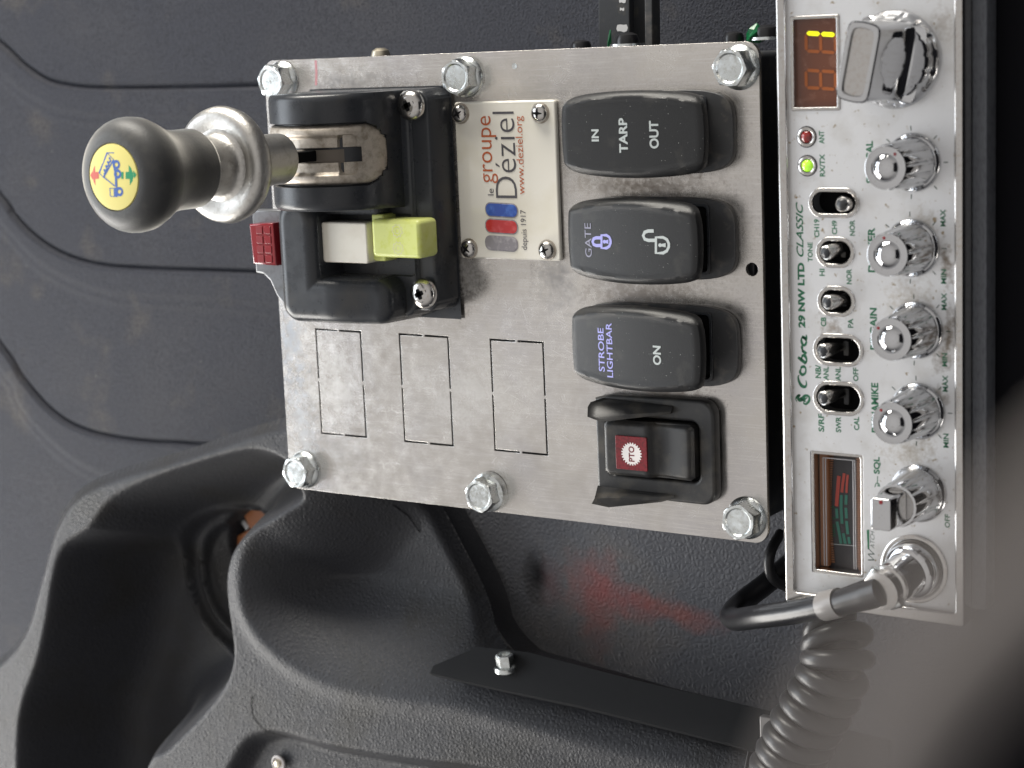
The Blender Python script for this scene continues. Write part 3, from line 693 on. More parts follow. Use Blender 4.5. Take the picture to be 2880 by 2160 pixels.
# ================================================================== lever valve
def valve():
    t = thing('tipper_lever_valve', 'black tipper control valve with a tall metal lever and round knob', 'lever valve', (-41, 26, 0))
    DC, DR, DZ = -45.0, 20.6, 17.6
    def XD(u):      # x on the drum's crest line that lands on picture column u
        lo, hi = DC, DC+DR-.01
        for i in range(40):
            mm = (lo+hi)/2
            if J((mm, 42, DZ+math.sqrt(DR*DR-(mm-DC)**2)))[0] < u: lo = mm
            else: hi = mm
        return lo
    xe, xs1, xa_, xb_ = XD(1084), XD(1018), XD(943), XD(1006)
    AR = lambda X: DR*np.arcsin(np.clip((X-DC)/DR, -1, 1))
    def box_h(X, Y, x0, x1, y0, y1, h, r, z0=0, cr=3):
        sd = sdr(X, Y, x0, x1, y0, y1, cr)
        q = np.clip(1-sd/r, 0, 1)
        z = h-r*(1-np.sqrt(np.clip(1-q*q, 0, 1)))
        return np.where(sd > 0, z, z0)
    def drum(X, Y, y0, y1, rr=DR, ed=2.5):
        q = np.sqrt(np.clip(rr*rr-(X-DC)**2, 0, None)); z = DZ+q
        sy = np.minimum(Y-y0, y1-Y); k = np.clip(1-sy/ed, 0, 1)
        z = z-ed*(1-np.sqrt(np.clip(1-k*k, 0, 1)))
        return np.where((sy > 0) & (np.abs(X-DC) < rr), z, 0)
    def zf(X, Y):
        base = box_h(X, Y, -68, -14.8, -6.5, 60.3, 12, 1.2, cr=4)
        # screw bosses are flats on the base; housing rises from it
        ledge = box_h(X, Y, -68, -21.0, -8.5, 60.3, 13.6, 1.6, cr=6)
        Z = np.maximum(base, ledge)
        d = drum(X, Y, 25.6, 60.6)
        Z = smax(Z, d, 4.0)
        sl = np.maximum(sdr(X, Y, -66.5, -50.3, -10, 30, 9), sdr(X, Y, -66.5, -25.5, -10, 4.4, 6))
        q = np.clip(1-sl/4.5, 0, 1); hh = 25.5-3.5*ss(-48, -26, X)
        A_ = np.where(sl > 0, hh-4.5*(1-np.sqrt(np.clip(1-q*q, 0, 1))), 0)
        Z = np.maximum(Z, A_)
        A3 = box_h(X, Y, -66, -30, 22.5, 28, 19, 2.0, cr=2)
        Z = np.maximum(Z, A3)
        # switch channel
        sd = sdr(X, Y, -50.3, -22, 4.6, 23.2, .8)
        Z = np.where((sd > 0) & (Y < 25.5), np.minimum(Z, 12.5+0*Z), Z)
        # recess for the metal insert
        sdm = sdr(AR(X), Y, -90, AR(xe)+.3, 33.2, 51.6, 9)
        Z = np.where(sdm > 0, np.minimum(Z, DZ+np.sqrt(np.clip((DR-3)**2-(X-DC)**2, 0, None))), Z) if False else np.where(sdm > 0, Z-2.5, Z)
        return Z
    def mask(X, Y): return zf(X, Y) > .5
    xs = np.arange(-69, -14, .4); ys = np.arange(-10.2, 61.4, .4)
    V, Fc = grid(xs, ys, zf)
    keep = [f for f in Fc if max(V[i][2] for i in f) > .2]
    part('housing', (V, keep), 'black', t, smooth=50)
    # metal insert with its slot, bent over the drum
    def ins(X, Y):
        r = DR+.1; z = DZ+np.sqrt(np.clip(r*r-(X-DC)**2, 0, None))
        sdm = sdr(AR(X), Y, -90, AR(xe), 33.6, 51.2, 8.8)
        q = np.clip(1-sdm/2.2, 0, 1); z = z-2.2*(1-np.sqrt(np.clip(1-q*q, 0, 1)))
        # two raised shoulders and a lower central track
        ch = np.abs(Y-42.4)
        z = z-1.5*ss(6.2, 4.8, ch)*ss(xa_+1, xa_, X)
        s1 = (ch < 2.1) & (X < xs1); z = np.where(s1, z-4.5, z)
        s2 = (sdr(AR(X), Y, AR(xa_), AR(xb_), 42.4-6, 42.4+6, 2.2) > 0); z = np.where(s2 & ~s1, z-2.2, z)
        return z
    V, Fc = grid(DC+DR*np.sin(np.arange(-30.5, AR(xe)+.4, .2)/DR), np.arange(33.4, 51.5, .25), ins, lambda X, Y: sdr(AR(X), Y, -90, AR(xe)+.1, 33.5, 51.3, 8.8) > 0)
    part('slotted_insert', (V, Fc), 'cast_dusty', t, smooth=50)
    def shut(X, Y): return DZ+np.sqrt(np.clip((DR-1.9)**2-(X-DC)**2, 0, None))+.0*Y
    part('slot_shutter', grid(np.arange(-60, xs1+.2, .5), np.arange(40.0, 44.8, .8), shut), 'shutter', t)
    # lever
    x0, y0 = P(783, 447, 48)[:2]
    h = lambda u: HZ(x0, y0, u)
    zd, zk, zt = h(632), h(537), h(319)
    c = (x0, y0, 0)
    lv = part('lever_shaft', lathe([(2.0, 30), (2.0, 46.5), (6.6, 46.8), (7.4, 47.8), (7.45, 50), (7.45, zd-2.8)], c, 56), 'cast', t)
    part('stem', box(x0-4, x0+4, y0-1.6, y0+1.6, 24, 47, .4), 'deep', t)
    part('lift_collar', lathe([(7.4, zd-3.9), (12.4, zd-3.9), (14.6, zd-3.2), (16.0, zd-1.6), (16.5, zd+.2), (16.1, zd+2.0), (15.0, zd+3.3), (13.4, zd+3.8), (11.8, zd+3.3), (10.2, zd+2.8), (9.0, zd+3.2), (8.2, zd+4.2), (7.8, zd+5.4), (7.5, zd+7), (7.5, zd+14)], c, 72), 'cast', t)
    top = zt
    prof = [(9.4, zk-1.0), (10.6, zk-.6), (11.0, zk+.4), (10.9, zk+6), (11.2, zk+10), (12.3, zk+14.0), (14.0, zk+17.4), (15.2, zk+20.4), (15.4, zk+23.0)]
    z1 = zk+23.0; H_ = top-z1
    for i in range(1, 9):
        a_ = math.radians(90*i/9); prof.append((9.2+6.2*math.cos(a_), z1+(H_-.1)*math.sin(a_)))
    prof += [(9.1, top-.1), (8.9, top-.5), (.01, top-.5)]
    kn = part('knob', lathe(prof, c, 80), 'knob_rubber', t, smooth=50)
    st = part('sticker', lathe([(8.8, top-.5), (8.7, top-.02), (7.5, top+.15), (4, top+.3), (.01, top+.35)], c, 64), 'yellow', t, smooth=60, label='round yellow sticker with a blue tipping truck between a red and a green arrow')
    zz = lambda x, y: top+.42-.35*min(1, ((x-x0)**2+(y-y0)**2)/75)
    def q(pts): return [tuple(P(200+a_/3.16, 240+b_/3.16, top+.3)[:2]) for a_, b_ in pts]
    def poly(pts, mt, nm='print'):
        pp = q(pts); V = [(x, y, zz(x, y)) for x, y in pp]; part(nm, (V, [tuple(range(len(V)))]), mt, st, smooth=0)
    def line(pts, wd, mt, closed=False, nm='print'): part(nm, at_z(ribbon(q(pts), wd, closed), zz), mt, st, smooth=0)
    line([(318, 600), (378, 662), (288, 818), (250, 778)], .5, 'sticker_blue', True, 'truck_print')
    for k in range(4):
        f = k/4.0; line([(325-60*f+12, 640+140*f), (352-62*f, 655+140*f+18), (330-50*f, 690+135*f)], .55, 'sticker_blue', nm='truck_print')
    line([(316, 600), (380, 600)], .22, 'sticker_blue', nm='truck_print')
    line([(372, 665), (400, 800), (402, 905)], .75, 'sticker_blue', nm='truck_print')
    line([(290, 815), (390, 895)], .3, 'sticker_blue', nm='truck_print')
    for cx, cy, r in ((402, 705, 24), (415, 788, 24), (430, 945, 24)):
        line([(cx+r*math.cos(k*math.pi/8), cy+r*1.25*math.sin(k*math.pi/8)) for k in range(16)], .7, 'sticker_blue', True, 'wheel_print')
    line([(345, 915), (382, 915), (382, 990), (348, 985)], .3, 'sticker_blue', True, 'cab_print')
    poly([(386, 912), (410, 905), (412, 995), (386, 990)], 'sticker_blue', 'cab_print')
    poly([(165, 800), (208, 712), (212, 770), (245, 770), (245, 830), (212, 832), (215, 892)], 'sticker_red', 'arrow_print')
    poly([(447, 770), (466, 770), (466, 832), (447, 832)], 'sticker_green', 'arrow_print')
    poly([(484, 770), (512, 768), (508, 708), (576, 795), (520, 890), (520, 832), (484, 832)], 'sticker_green', 'arrow_print')
    # rocker and flip cover
    def keycap(x0_, x1_, y0_, y1_, z0_, z1_, dip):
        def zf2(X, Y):
            s_ = (X-(x0_+x1_)/2)/((x1_-x0_)/2); return z1_-dip*(1-s_**2)-.0*Y
        g = box(x0_, x1_, y0_, y1_, z0_, z1_, .5, 1.0)
        return xf(g, lambda v: np.array([v[0], v[1], v[2]-dip*(1-((v[0]-(x0_+x1_)/2)/((x1_-x0_)/2))**2) if v[2] > (z0_+z1_)/2 else v[2]]))
    part('white_rocker', keycap(-50.8, -33.2, 8.8, 21.2, 12, 21.5, .2), 'ivory', t)
    part('flip_cover', join(box(-31.6, -13.2, 10.8, 22.4, 12.3, 21.5, 1.3, 1.6), box(-33.3, -28.6, 9.3, 23.6, 12.3, 18.8, .6, .8)), 'yellow_green', t, label='translucent yellow-green flip cover with two embossed gears')
    for cy in (19.0, 13.8):
        pts = []
        for k in range(36):
            rr = 2.0 if (k//2) % 2 else 1.55; a_ = 2*math.pi*k/36; pts.append((-21.6+rr*math.cos(a_), cy+rr*math.sin(a_)))
        part('embossed_gear', join(at_z(ribbon(pts, .14, True), 21.55), at_z(ribbon(circ(-21.6, cy, .8, 16), .12, True), 21.55)), 'ivory', t, smooth=0)
    # indicator lamp on its tab
    part('lamp_tab', flat(PL([(706, 590), (790, 590), (810, 870), (778, 835), (758, 790), (740, 772), (718, 768)], 20), 15.5, 20, bev=.8), 'tab', t)
    px = PL([(703, 630), (770, 627), (780, 747), (715, 742)], 24)
    lamp = part('red_lamp', flat(px, 19.5, 24.5, bev=.5), 'red_lens', t, label='faceted red indicator lamp')
    xa = (px[0][0]+px[3][0])/2; xb = (px[1][0]+px[2][0])/2; ya = px[3][1]; yb = px[0][1]
    for i in range(2):
        for j in range(4):
            cx = xa+(xb-xa)*(.40+.34*i); cy = ya+(yb-ya)*(.14+.24*j)
            part('facet', box(cx-1.3, cx+1.3, cy-1.2, cy+1.2, 24.4, 24.75, .15, .3), 'red_lens' if i else 'red_lens_dark', lamp)
    # screws
    for u, v, lab in ((1158, 297, 'zinc pan screw at the upper corner of the housing'), (1193, 826, 'zinc pan screw at the lower corner of the housing')):
        c2 = P(u, v, 15); c2 = np.array([c2[0]-.8, c2[1], 13.7])
        s_ = part('housing_screw', lathe([(4.6, 0), (4.6, .7), (4.3, 1.5), (3.4, 2.4), (2.2, 2.9), (.01, 3.0)], c2, 48), 'chrome_satin', t, label=lab)
        cross = []
        for a_ in (.4, .4+math.pi/2):
            dx, dy = math.cos(a_), math.sin(a_)
            cross.append(at_z(ribbon([(c2[0]-2.7*dx, c2[1]-2.7*dy), (c2[0]-.9*dx, c2[1]-.9*dy), (c2[0]+.9*dx, c2[1]+.9*dy), (c2[0]+2.7*dx, c2[1]+2.7*dy)], [.7, 1.5, 1.5, .7]), lambda x, y: c2[2]+3.14-.055*((x-c2[0])**2+(y-c2[1])**2)))
        part('cross_slot', join(*cross), 'deep', s_, smooth=0)
    return t
valve()

# ================================================================== enamel nameplate
def nameplate():
    t = thing('nameplate', 'cream enamel supplier nameplate with red blue and grey badge, screwed at four corners', 'nameplate', (5, 32, 0))
    def crown(v):
        s_ = min(v[0]+12.8, 23.0-v[0], v[1]-8.9, 55.9-v[1]); return np.array([v[0], v[1], v[2]+(.5*ss(0, 3, max(0, s_)) if v[2] > 1 else 0)])
    part('plate', xf(box(-12.9, 23.1, 8.8, 56.0, .05, 1.6, .5, 1.0), crown), 'cream', t, smooth=60)
    z = 1.72
    text('le', 1380, 540, 19, 17, z, 'grey_print', t, 0.0)
    text('groupe', 1376, 421, 189, 42, z, 'orange_print', t, -.004)
    text('D\u00e9ziel', 1420, 436, 243, 60, z, 'grey_print', t, -.012)
    text('www.deziel.org', 1465, 437, 220, 26, z, 'orange_print', t, -.004)
    text('depuis 1917', 1475, 647, 112, 20, z, 'grey_print', t, 0.0)
    for v, mt, nm in ((589, 'blue_print', 'blue_badge'), (635, 'red_print', 'red_badge'), (683, 'silver_print', 'grey_badge')):
        a_ = P(1365, v+20, z); b_ = P(1456, v-20, z)
        x0, x1, y0, y1 = a_[0], b_[0], a_[1], b_[1]
        out = [(x, y-.035*(x-x0)) for x, y in rrect(x0, x1, y0, y1, 2.0)]
        part(nm+'_rim', flat(out, z-.02, z+.02), 'silver_print', t)
        part(nm, flat([(x, y-.035*(x-x0)) for x, y in rrect(x0+.35, x1-.35, y0+.35, y1-.35, 1.7)], z, z+.12, bev=.04), mt, t)
    for i, (u, v) in enumerate(((1291, 320), (1515, 318), (1315, 700), (1535, 704))):
        c = P(u, v, 2.5); c = (c[0], c[1], 1.6)
        s_ = part('pan_screw', lathe([(2.75, 0), (2.7, .7), (2.2, 1.5), (1.3, 1.9), (.01, 2.0)], c, 36), 'chrome_satin', t)
        part('washer_ring', lathe([(3.15, 0), (3.1, .25)], c, 32), 'cast_dusty', s_)
        cr_ = []
        for a_ in (.5+i, .5+i+math.pi/2):
            dx, dy = math.cos(a_), math.sin(a_)
            cr_.append(at_z(ribbon([(c[0]-1.6*dx, c[1]-1.6*dy), (c[0], c[1]), (c[0]+1.6*dx, c[1]+1.6*dy)], [.3, .9, .3]), lambda x, y: c[2]+2.1-.085*((x-c[0])**2+(y-c[1])**2)))
        part('cross_slot', join(*cr_), 'deep', s_, smooth=0)
nameplate()

# ================================================================== rocker switches
def rocker(cy, tilt, lab, ztop=14.0, L_=47.5, W_=24.0):
    cx = 55.3
    t = thing('rocker_switch', lab, 'rocker switch', (cx, cy, 0), 'rocker switches in a column on the steel plate')
    piv = np.array([cx, cy, 3.0]); ca, sa = math.cos(tilt), math.sin(tilt)
    def rot(v):
        d = np.array(v, float)-piv; return piv+np.array([ca*d[0]-sa*d[2], d[1], sa*d[0]+ca*d[2]])
    def top(s_, q_):   # s,q in -1..1
        z = ztop-1.0*s_**2-.2*(1-q_**2)
        cre = .70+.20*(1-s_*s_)-.02; cre = np.where(np.abs(s_) > .0, .74+.12*(1-s_**2), cre)
        side = np.clip(np.abs(q_)-cre, 0, 1)
        z = z-1.9*ss(0, .26, side)
        z = z+.28*np.exp(-((np.abs(q_)-cre)/.05)**2)*ss(1.0, .75, np.abs(s_))
        return z
    n1, n2 = 56, 40
    S_, Q_ = np.meshgrid(np.linspace(-1, 1, n1), np.linspace(-1, 1, n2))
    m_ = np.maximum(np.abs(S_), np.abs(Q_)); nn = 9
    k_ = m_/np.maximum(1e-9, (np.abs(S_)**nn+np.abs(Q_)**nn)**(1/nn)); S_, Q_ = S_*k_, Q_*k_
    X = cx-.7+S_*(L_-2.0)/2*(1-.035*Q_**2); Y = cy+Q_*W_/2*(1-.13*S_**2)
    edge = np.clip((np.maximum(np.abs(S_), np.abs(Q_))-.93)/.07, 0, 1)
    Z = top(S_, Q_)-.5*edge**2
    V = [(X[j, i], Y[j, i], Z[j, i]) for j in range(n2) for i in range(n1)]
    Fc = [(j*n1+i, j*n1+i+1, (j+1)*n1+i+1, (j+1)*n1+i) for j in range(n2-1) for i in range(n1-1)]
    loop = [i for i in range(n1)]+[j*n1+n1-1 for j in range(1, n2)]+[(n2-1)*n1+i for i in range(n1-2, -1, -1)]+[j*n1 for j in range(n2-2, 0, -1)]
    prev = loop
    for dz, sc in ((1.0, 1.012), (2.6, 1.006), (2.8, .985), (5.0, .90), (11.0, .74)):
        cur = []
        for i in loop:
            x, y, z = V[i]; cur.append(len(V)); V.append((cx+(x-cx)*sc, cy+(y-cy)*sc, z-dz))
        n = len(loop); Fc += [(prev[i], cur[i], cur[(i+1) % n], prev[(i+1) % n]) for i in range(n)]; prev = cur
    V = [tuple(rot(v)) for v in V]
    pad = part('paddle', (V, Fc), 'rocker', t, smooth=42)
    # bezel: bowed plate with a raised well
    bl = []
    for i in range(72):
        a_ = 2*math.pi*i/72; c_, s2 = math.cos(a_), math.sin(a_); nn = 4.6
        k = 1/((abs(c_)**nn+abs(s2)**nn)**(1/nn)); bl.append((cx+25.7*c_*k, cy+11.7*s2*k))
    part('bezel', flat(bl, .05, 2.2, [rrect(cx-18.5, cx+17.4, cy-9.2, cy+9.2, 1.2)], bev=.3), 'bezel_dusty', t)
    part('well', flat(rrect(cx-19.2, cx+18.0, cy-10.0, cy+10.0, 1.6), 1.9, 2.9, [rrect(cx-18.5, cx+17.2, cy-9.2, cy+9.2, 1.2)], bev=.12), 'black', t)
    part('well_floor', box(cx-18.9, cx+17.7, cy-9.6, cy+9.6, .2, .6, .05), 'deep', t)
    org = rot((cx, cy, ztop)); nrm = rot((cx, cy, ztop+1))-org
    def onto(vf):
        out = []
        for v in vf[0]:
            d = np.array([v[0], v[1], org[2]+(-(v[0]-org[0])*nrm[0])/nrm[2]])-piv
            l = np.array([ca*d[0]+sa*d[2], d[1], -sa*d[0]+ca*d[2]])+piv
            s_ = (l[0]-cx+.7)/(L_/2-1); q_ = (l[1]-cy)/(W_/2)
            l[2] = float(top(np.array(s_), np.array(q_)))+.09; out.append(tuple(rot(l)))
        return out, vf[1]
    def txt(s, u, v, ln, ht, mt, bold=.02):
        Vt, Ft = glyphs(s, bold, 0.0, 1.0)
        c = PP(u, v, org, nrm); Lv = PP(u, v-ln/2, org, nrm)-PP(u, v+ln/2, org, nrm); Hv = PP(u-ht/2, v, org, nrm)-PP(u+ht/2, v, org, nrm)
        ll, hh = np.linalg.norm(Lv), np.linalg.norm(Hv)
        part('lettering', onto(([(c[0]-q[1]*hh, c[1]+q[0]*ll, 0) for q in Vt], Ft)), mt, t, smooth=0)
    def pxl(pts): return [tuple(PP(u, v, org, nrm)[:2]) for u, v in pts]
    return t, txt, pxl, onto
CR = lambda pts, k, ox, oy: [(ox+a/k, oy+b/k) for a, b in pts]
t, txt, pxl, onto = rocker(46.3, 0.0, 'black rocker switch marked IN TARP OUT, uppermost of the rocker column')
txt('IN', 1672, 381, 34, 21, 'white_print', .03)
txt('TARP', 1752, 381, 98, 24, 'white_print', .03)
txt('OUT', 1838, 379, 78, 26, 'white_print', .03)
def padlock(pxl, onto, t, ox, oy, w, h, shift, mt):
    """closed or open padlock lying on its side: shackle to the left, body to the right, at a pixel box"""
    body = [(ox+w*.5, oy-h/2), (ox+w*.78, oy-h/2), (ox+w*.93, oy-h*.36), (ox+w, oy-h*.1), (ox+w, oy+h*.1), (ox+w*.93, oy+h*.36), (ox+w*.78, oy+h/2), (ox+w*.5, oy+h/2)]
    part('lock_symbol', onto(ribbon(pxl(body), .85, True)), mt, t, smooth=0)
    sh = [(ox+w*.5, oy+h*.3+shift), (ox+w*.2, oy+h*.3+shift), (ox+w*.06, oy+h*.22+shift), (ox, oy+shift), (ox+w*.06, oy-h*.22+shift), (ox+w*.2, oy-h*.3+shift), (ox+w*.5-(6 if shift else 0), oy-h*.3+shift)]
    part('lock_symbol', onto(ribbon(pxl([q for q in sh]), .95)), mt, t, smooth=0)
    part('keyhole_symbol', onto(join(([(x, y, 0) for x, y in pxl([(ox+w*.66+5*math.cos(k*.7), oy+5.5*math.sin(k*.7)) for k in range(9)])], [tuple(range(9))]), ([(x, y, 0) for x, y in pxl([(ox+w*.66, oy-2.5), (ox+w*.88, oy-6), (ox+w*.88, oy+6), (ox+w*.66, oy+2.5)])], [(0, 1, 2, 3)]))), mt, t, smooth=0)
t, txt, pxl, onto = rocker(16.4, .125, 'black rocker switch marked GATE with two padlock symbols, second in the rocker column')
txt('GATE', 1651, 676, 96, 19, 'dim_print', .0)
padlock(pxl, onto, t, 1664, 680, 52, 36, 0, 'violet_print')
padlock(pxl, onto, t, 1808, 690, 70, 44, -27, 'white_print')
t, txt, pxl, onto = rocker(-14.2, .125, 'black rocker switch marked STROBE LIGHTBAR ON, third in the rocker column')
txt('STROBE', 1689, 984, 122, 17, 'violet_print', .012)
txt('LIGHTBAR', 1713, 985, 153, 17, 'violet_print', .012)
txt('ON', 1846, 1000, 54, 22, 'white_print', .03)

def pto():
    t = thing('guarded_switch', 'black PTO rocker switch with red label between two raised guards', 'switch', (54, -45, 0), 'rocker switches in a column on the steel plate')
    del t['group']
    part('base', flat([(34.6, -58.2), (34.6, -31.0)]+[(x, y) for x, y in rrect(40, 74.0, -59.6, -29.6, 4.2) if x > 57][::1][:0]+
                      [(40, -29.8), (60, -29.4)]+[(74.0-4.4+4.4*math.cos(a), -29.4-4.4+4.4*math.sin(a)) for a in np.linspace(math.pi/2, 0, 8)]+
                      [(74.0-4.4+4.4*math.cos(a), -60+4.4+4.4*math.sin(a)) for a in np.linspace(0, -math.pi/2, 8)]+[(60, -60), (40, -59.4)], .05, 4.2,
                      [rrect(38.6, 68.9, -53.6, -35.8, 2.2)], bev=1.0, seg=3), 'guard', t)
    part('well_floor', box(38.2, 69.2, -54, -35.4, .3, 1.2, .1), 'deep', t)
    def cap(v):
        s_ = (v[0]-53.8)/15
        z = v[2]+(1.8*(s_**2)*(1 if s_ < 0 else .5)-.9*math.exp(-(s_*3)**2) if v[2] > 3 else 0); return np.array([v[0], v[1], z])
    g = grid(np.linspace(39.4, 68.2, 50), np.linspace(-52.9, -36.5, 34),
             lambda X, Y: 8.0-2.0*ss(53.5, 56.5, X)+.9*ss(58, 68, X)+.5*ss(50, 40, X)-1.6*(1-ss(0, 1.6, sdr(X, Y, 39.4, 68.2, -52.9, -36.5, 2.2)))**2,
             lambda X, Y: sdr(X, Y, 39.3, 68.3, -53.0, -36.4, 2.0) > -.15)
    V, Fc = g
    part('paddle', g, 'guard', t, smooth=50)
    part('paddle_skirt', flat(rrect(39.5, 68.1, -52.8, -36.6, 2.2), 1.2, 5.2, bev=.1), 'guard', t)
    lb = part('label', box(43.9, 54.4, -50.6, -40.6, 8.0, 8.55, .15, .4), 'red_label', t, label='dark red label with a white gear marked PTO')
    cx, cy = P(1776, 1277, 8.6)[:2]
    pts = []
    for k in range(96):
        ph = (k % 4); rr = 3.45 if ph in (1, 2) else 2.95; a_ = 2*math.pi*k/96; pts.append((cx+rr*math.cos(a_), cy+rr*math.sin(a_)))
    part('gear_print', ([(x, y, 8.6) for x, y in pts]+[(cx, cy, 8.6)], [(k, (k+1) % 96, 96) for k in range(96)]), 'label_white', lb, smooth=0)
    text('PTO', 1776, 1277, 43, 16, 8.64, 'red_label', lb, .02)
    # wings: fins that rise toward the left end, both leaning the same way
    def fin(l, r):
        V = []; Fc = []; n = 12; k = len(l)
        for i in range(n):
            f = i/(n-1); g_ = f**.9
            for a_, b_ in zip(l, r): V.append(tuple(np.array(a_)*(1-g_)+np.array(b_)*g_))
        for i in range(n-1):
            for q in range(k-1): Fc.append((i*k+q, i*k+q+1, (i+1)*k+q+1, (i+1)*k+q))
        Fc += [tuple(range(k)), tuple((n-1)*k+q for q in range(k-1, -1, -1))]
        return V, Fc
    a0, a1, a2 = P(1702, 1117, 3.5), P(1661, 1131, 9), P(1652, 1172, 13.5); a3 = P(1690, 1187, 13.0)
    b0, b1, b2, b3 = P(1890, 1138, 3.6), P(1892, 1143, 4.6), P(1888, 1158, 5.6), P(1885, 1164, 5.2)
    part('guard_wing', fin([a0, a1, a1+np.array([-.3, -1.2, 1.2]), a2, a3, a3*np.array([1, 1, 0])+np.array([1.5, -.4, 3.6])], [b0, b1, b1+np.array([0, -.3, .3]), b2, b3, b3*np.array([1, 1, 0])+np.array([0, 0, 3.6])]), 'guard', t, smooth=40)
    c0, c1, c2, c3 = P(1681, 1366, 4.0), P(1672, 1402, 12.0), P(1664, 1417, 12.5), P(1712, 1427, 11.5)
    d0, d1, d2, d3 = P(1899, 1391, 4.3), P(1896, 1396, 5.4), P(1892, 1403, 5.6), P(1860, 1412, 5.0)
    part('guard_wing', fin([c0, c1, c2, c3, c3*np.array([1, 1, 0])+np.array([.5, -.2, 1.0])], [d0, d1, d2, d3, d3*np.array([1, 1, 0])+np.array([0, 0, 1.0])]), 'guard', t, smooth=40)
pto()

# ================================================================== CB radio
ZF = 18.0
def radio():
    t = thing('cb_radio', 'chrome-faced CB radio with five round knobs along the right side of the picture', 'radio', (128, 0, 0))
    x0, x1 = 102.8, 153.2; y0, y1 = -80.6, 105.0
    out = rrect(x0, x1, y0, y1, .8, 2); inn = rrect(x0+2.6, x1-2.4, y0+3.4, y1-3, .6, 2)
    part('bezel', flat(out, ZF-4.5, ZF+1.6, [inn], bev=.55, seg=3), 'chrome_satin', t, smooth=50)
    tg = [((2274, 2417), (528, 612), (765, 822, 845, 812, 4)), ((2295, 2404), (667, 752), (605, 1280, 760, 1230, 4)), ((2299, 2406), (806, 888.6), (620, 505, 790, 480, 5)),
          ((2287, 2429), (942, 1026), (575, 965, 720, 930, 5)), ((2287, 2431), (1077, 1163), (583, 1410, 730, 1370, 5))]
    holes = []; pills = []
    for (ua, ub), (va, vb), _ in tg:
        a_ = P(ua, vb, ZF); b_ = P(ub, va, ZF); xa, xb, ya, yb = a_[0], b_[0], a_[1], b_[1]
        pills.append((xa, xb, ya, yb)); i = .75; holes.append(rrect(xa+i, xb-i, ya+i, yb-i, (yb-ya)/2-i-.01, 10))
    mq = PL([(2274, 1268), (2421, 1278), (2436, 1626), (2288, 1612)], ZF)
    mx0, mx1 = (mq[0][0]+mq[3][0])/2, (mq[1][0]+mq[2][0])/2; my1, my0 = (mq[0][1]+mq[1][1])/2, (mq[2][1]+mq[3][1])/2
    holes.append(rrect(mx0, mx1, my0, my1, .5, 3))
    dq = PL([(2221, 46), (2360, 40), (2365, 311), (2226, 312)], ZF)
    dx0, dx1 = (dq[0][0]+dq[3][0])/2, (dq[1][0]+dq[2][0])/2; dy1, dy0 = (dq[0][1]+dq[1][1])/2, (dq[2][1]+dq[3][1])/2
    holes.append(rrect(dx0, dx1, dy0, dy1, .4, 3))
    fp = part('faceplate', flat(rrect(x0+2.3, x1-2.1, y0+3.1, y1-2.7, .5, 2), ZF-1.2, ZF, holes, bev=0.05, seg=1), 'face', t)
    part('case', box(x0+1.2, x1-.6, y0+1, y1, -22, ZF-2.5, .6, 1.0), 'dark_metal', t) if False else None
    part('case', join(box(x0+1.2, x1-.4, y0+1.2, y1, 8.5, ZF-6.5, .4, .8), box(x0+.8, x1-.9, y0+1.2, y1, -25, 8.4, .3, .8),), 'dark_metal', t)
    # side skin that shows beyond the face
    part('side_panel', box(x1-.6, P(2774, 900, 12)[0], y0+3, y1, 5, 12, .4, .5), 'side_metal', t)
    # --- toggle switches
    for (xa, xb, ya, yb), (_, _, q), oy in zip(pills, tg, (0, 0, 0, 0, 0)):
        org = 330 if q[4] == 4 else 700
        sw = part('toggle_switch', flat(rrect(xa, xb, ya, yb, (yb-ya)/2-.01, 12), ZF-.8, ZF+.35, [rrect(xa+1.15, xb-1.15, ya+1.15, yb-1.15, (yb-ya)/2-1.16, 12)], bev=.25), 'chrome_satin', t, smooth=50)
        part('slot', box(xa+.8, xb-.8, ya+.8, yb-.8, ZF-5.5, ZF-5, .1, (yb-ya)/2-1), 'deep', sw)
        part('slot_block', box(xa+1.4, xa+3.0, ya+2.0, yb-2.0, ZF-5, ZF-2.2, .1, .3) if False else box((xa+xb)/2+.2, (xa+xb)/2+1.6, ya+2.4, yb-2.4, ZF-5, ZF-3.0, .1, .3), 'guard', sw)
        bz = ZF-2; tip_z = ZF+4.2
        tp = P(2140+q[0]/3.3515, org+q[1]/3.3515, tip_z); bs = P(2140+q[2]/3.3515, org+q[3]/3.3515, ZF-1.5)
        ax = tp-bs; ln = np.linalg.norm(ax)
        part('toggle_lever', lathe([(1.25, -2.5), (1.35, 0), (1.85, ln*.55), (1.95, ln-.3), (1.75, ln), (1.45, ln-.1)], bs, 28, axis=ax), 'chrome_satin', sw)
        part('toggle_tip', lathe([(1.6, ln-.15), (1.5, ln+.1), (.95, ln+.5), (.01, ln+.7)], bs, 24, axis=ax), 'black', sw)
    # --- channel display
    ds = part('channel_display', flat(rrect(dx0, dx1, dy0, dy1, .4, 2), ZF-2.2, ZF+.25, [rrect(dx0+.9, dx1-.9, dy0+.9, dy1-.9, .2, 2)], bev=.2), 'chrome_satin', t)
    part('display_window', box(dx0+.6, dx1-.6, dy0+.6, dy1-.6, ZF-2.2, ZF-1.2, .05, .2), 'amber', ds)
    zs = ZF-1.12
    def seg(p0, p1, wd, mt, nm):
        a_ = P(2140+p0[0]/3.3515, p0[1]/3.3515, zs)[:2]; b_ = P(2140+p1[0]/3.3515, p1[1]/3.3515, zs)[:2]; d = (b_-a_)/np.linalg.norm(b_-a_)*wd/2
        part(nm, at_z(ribbon([a_, a_+d, b_-d, b_], [.05, wd, wd, .05]), zs), mt, ds, smooth=0)
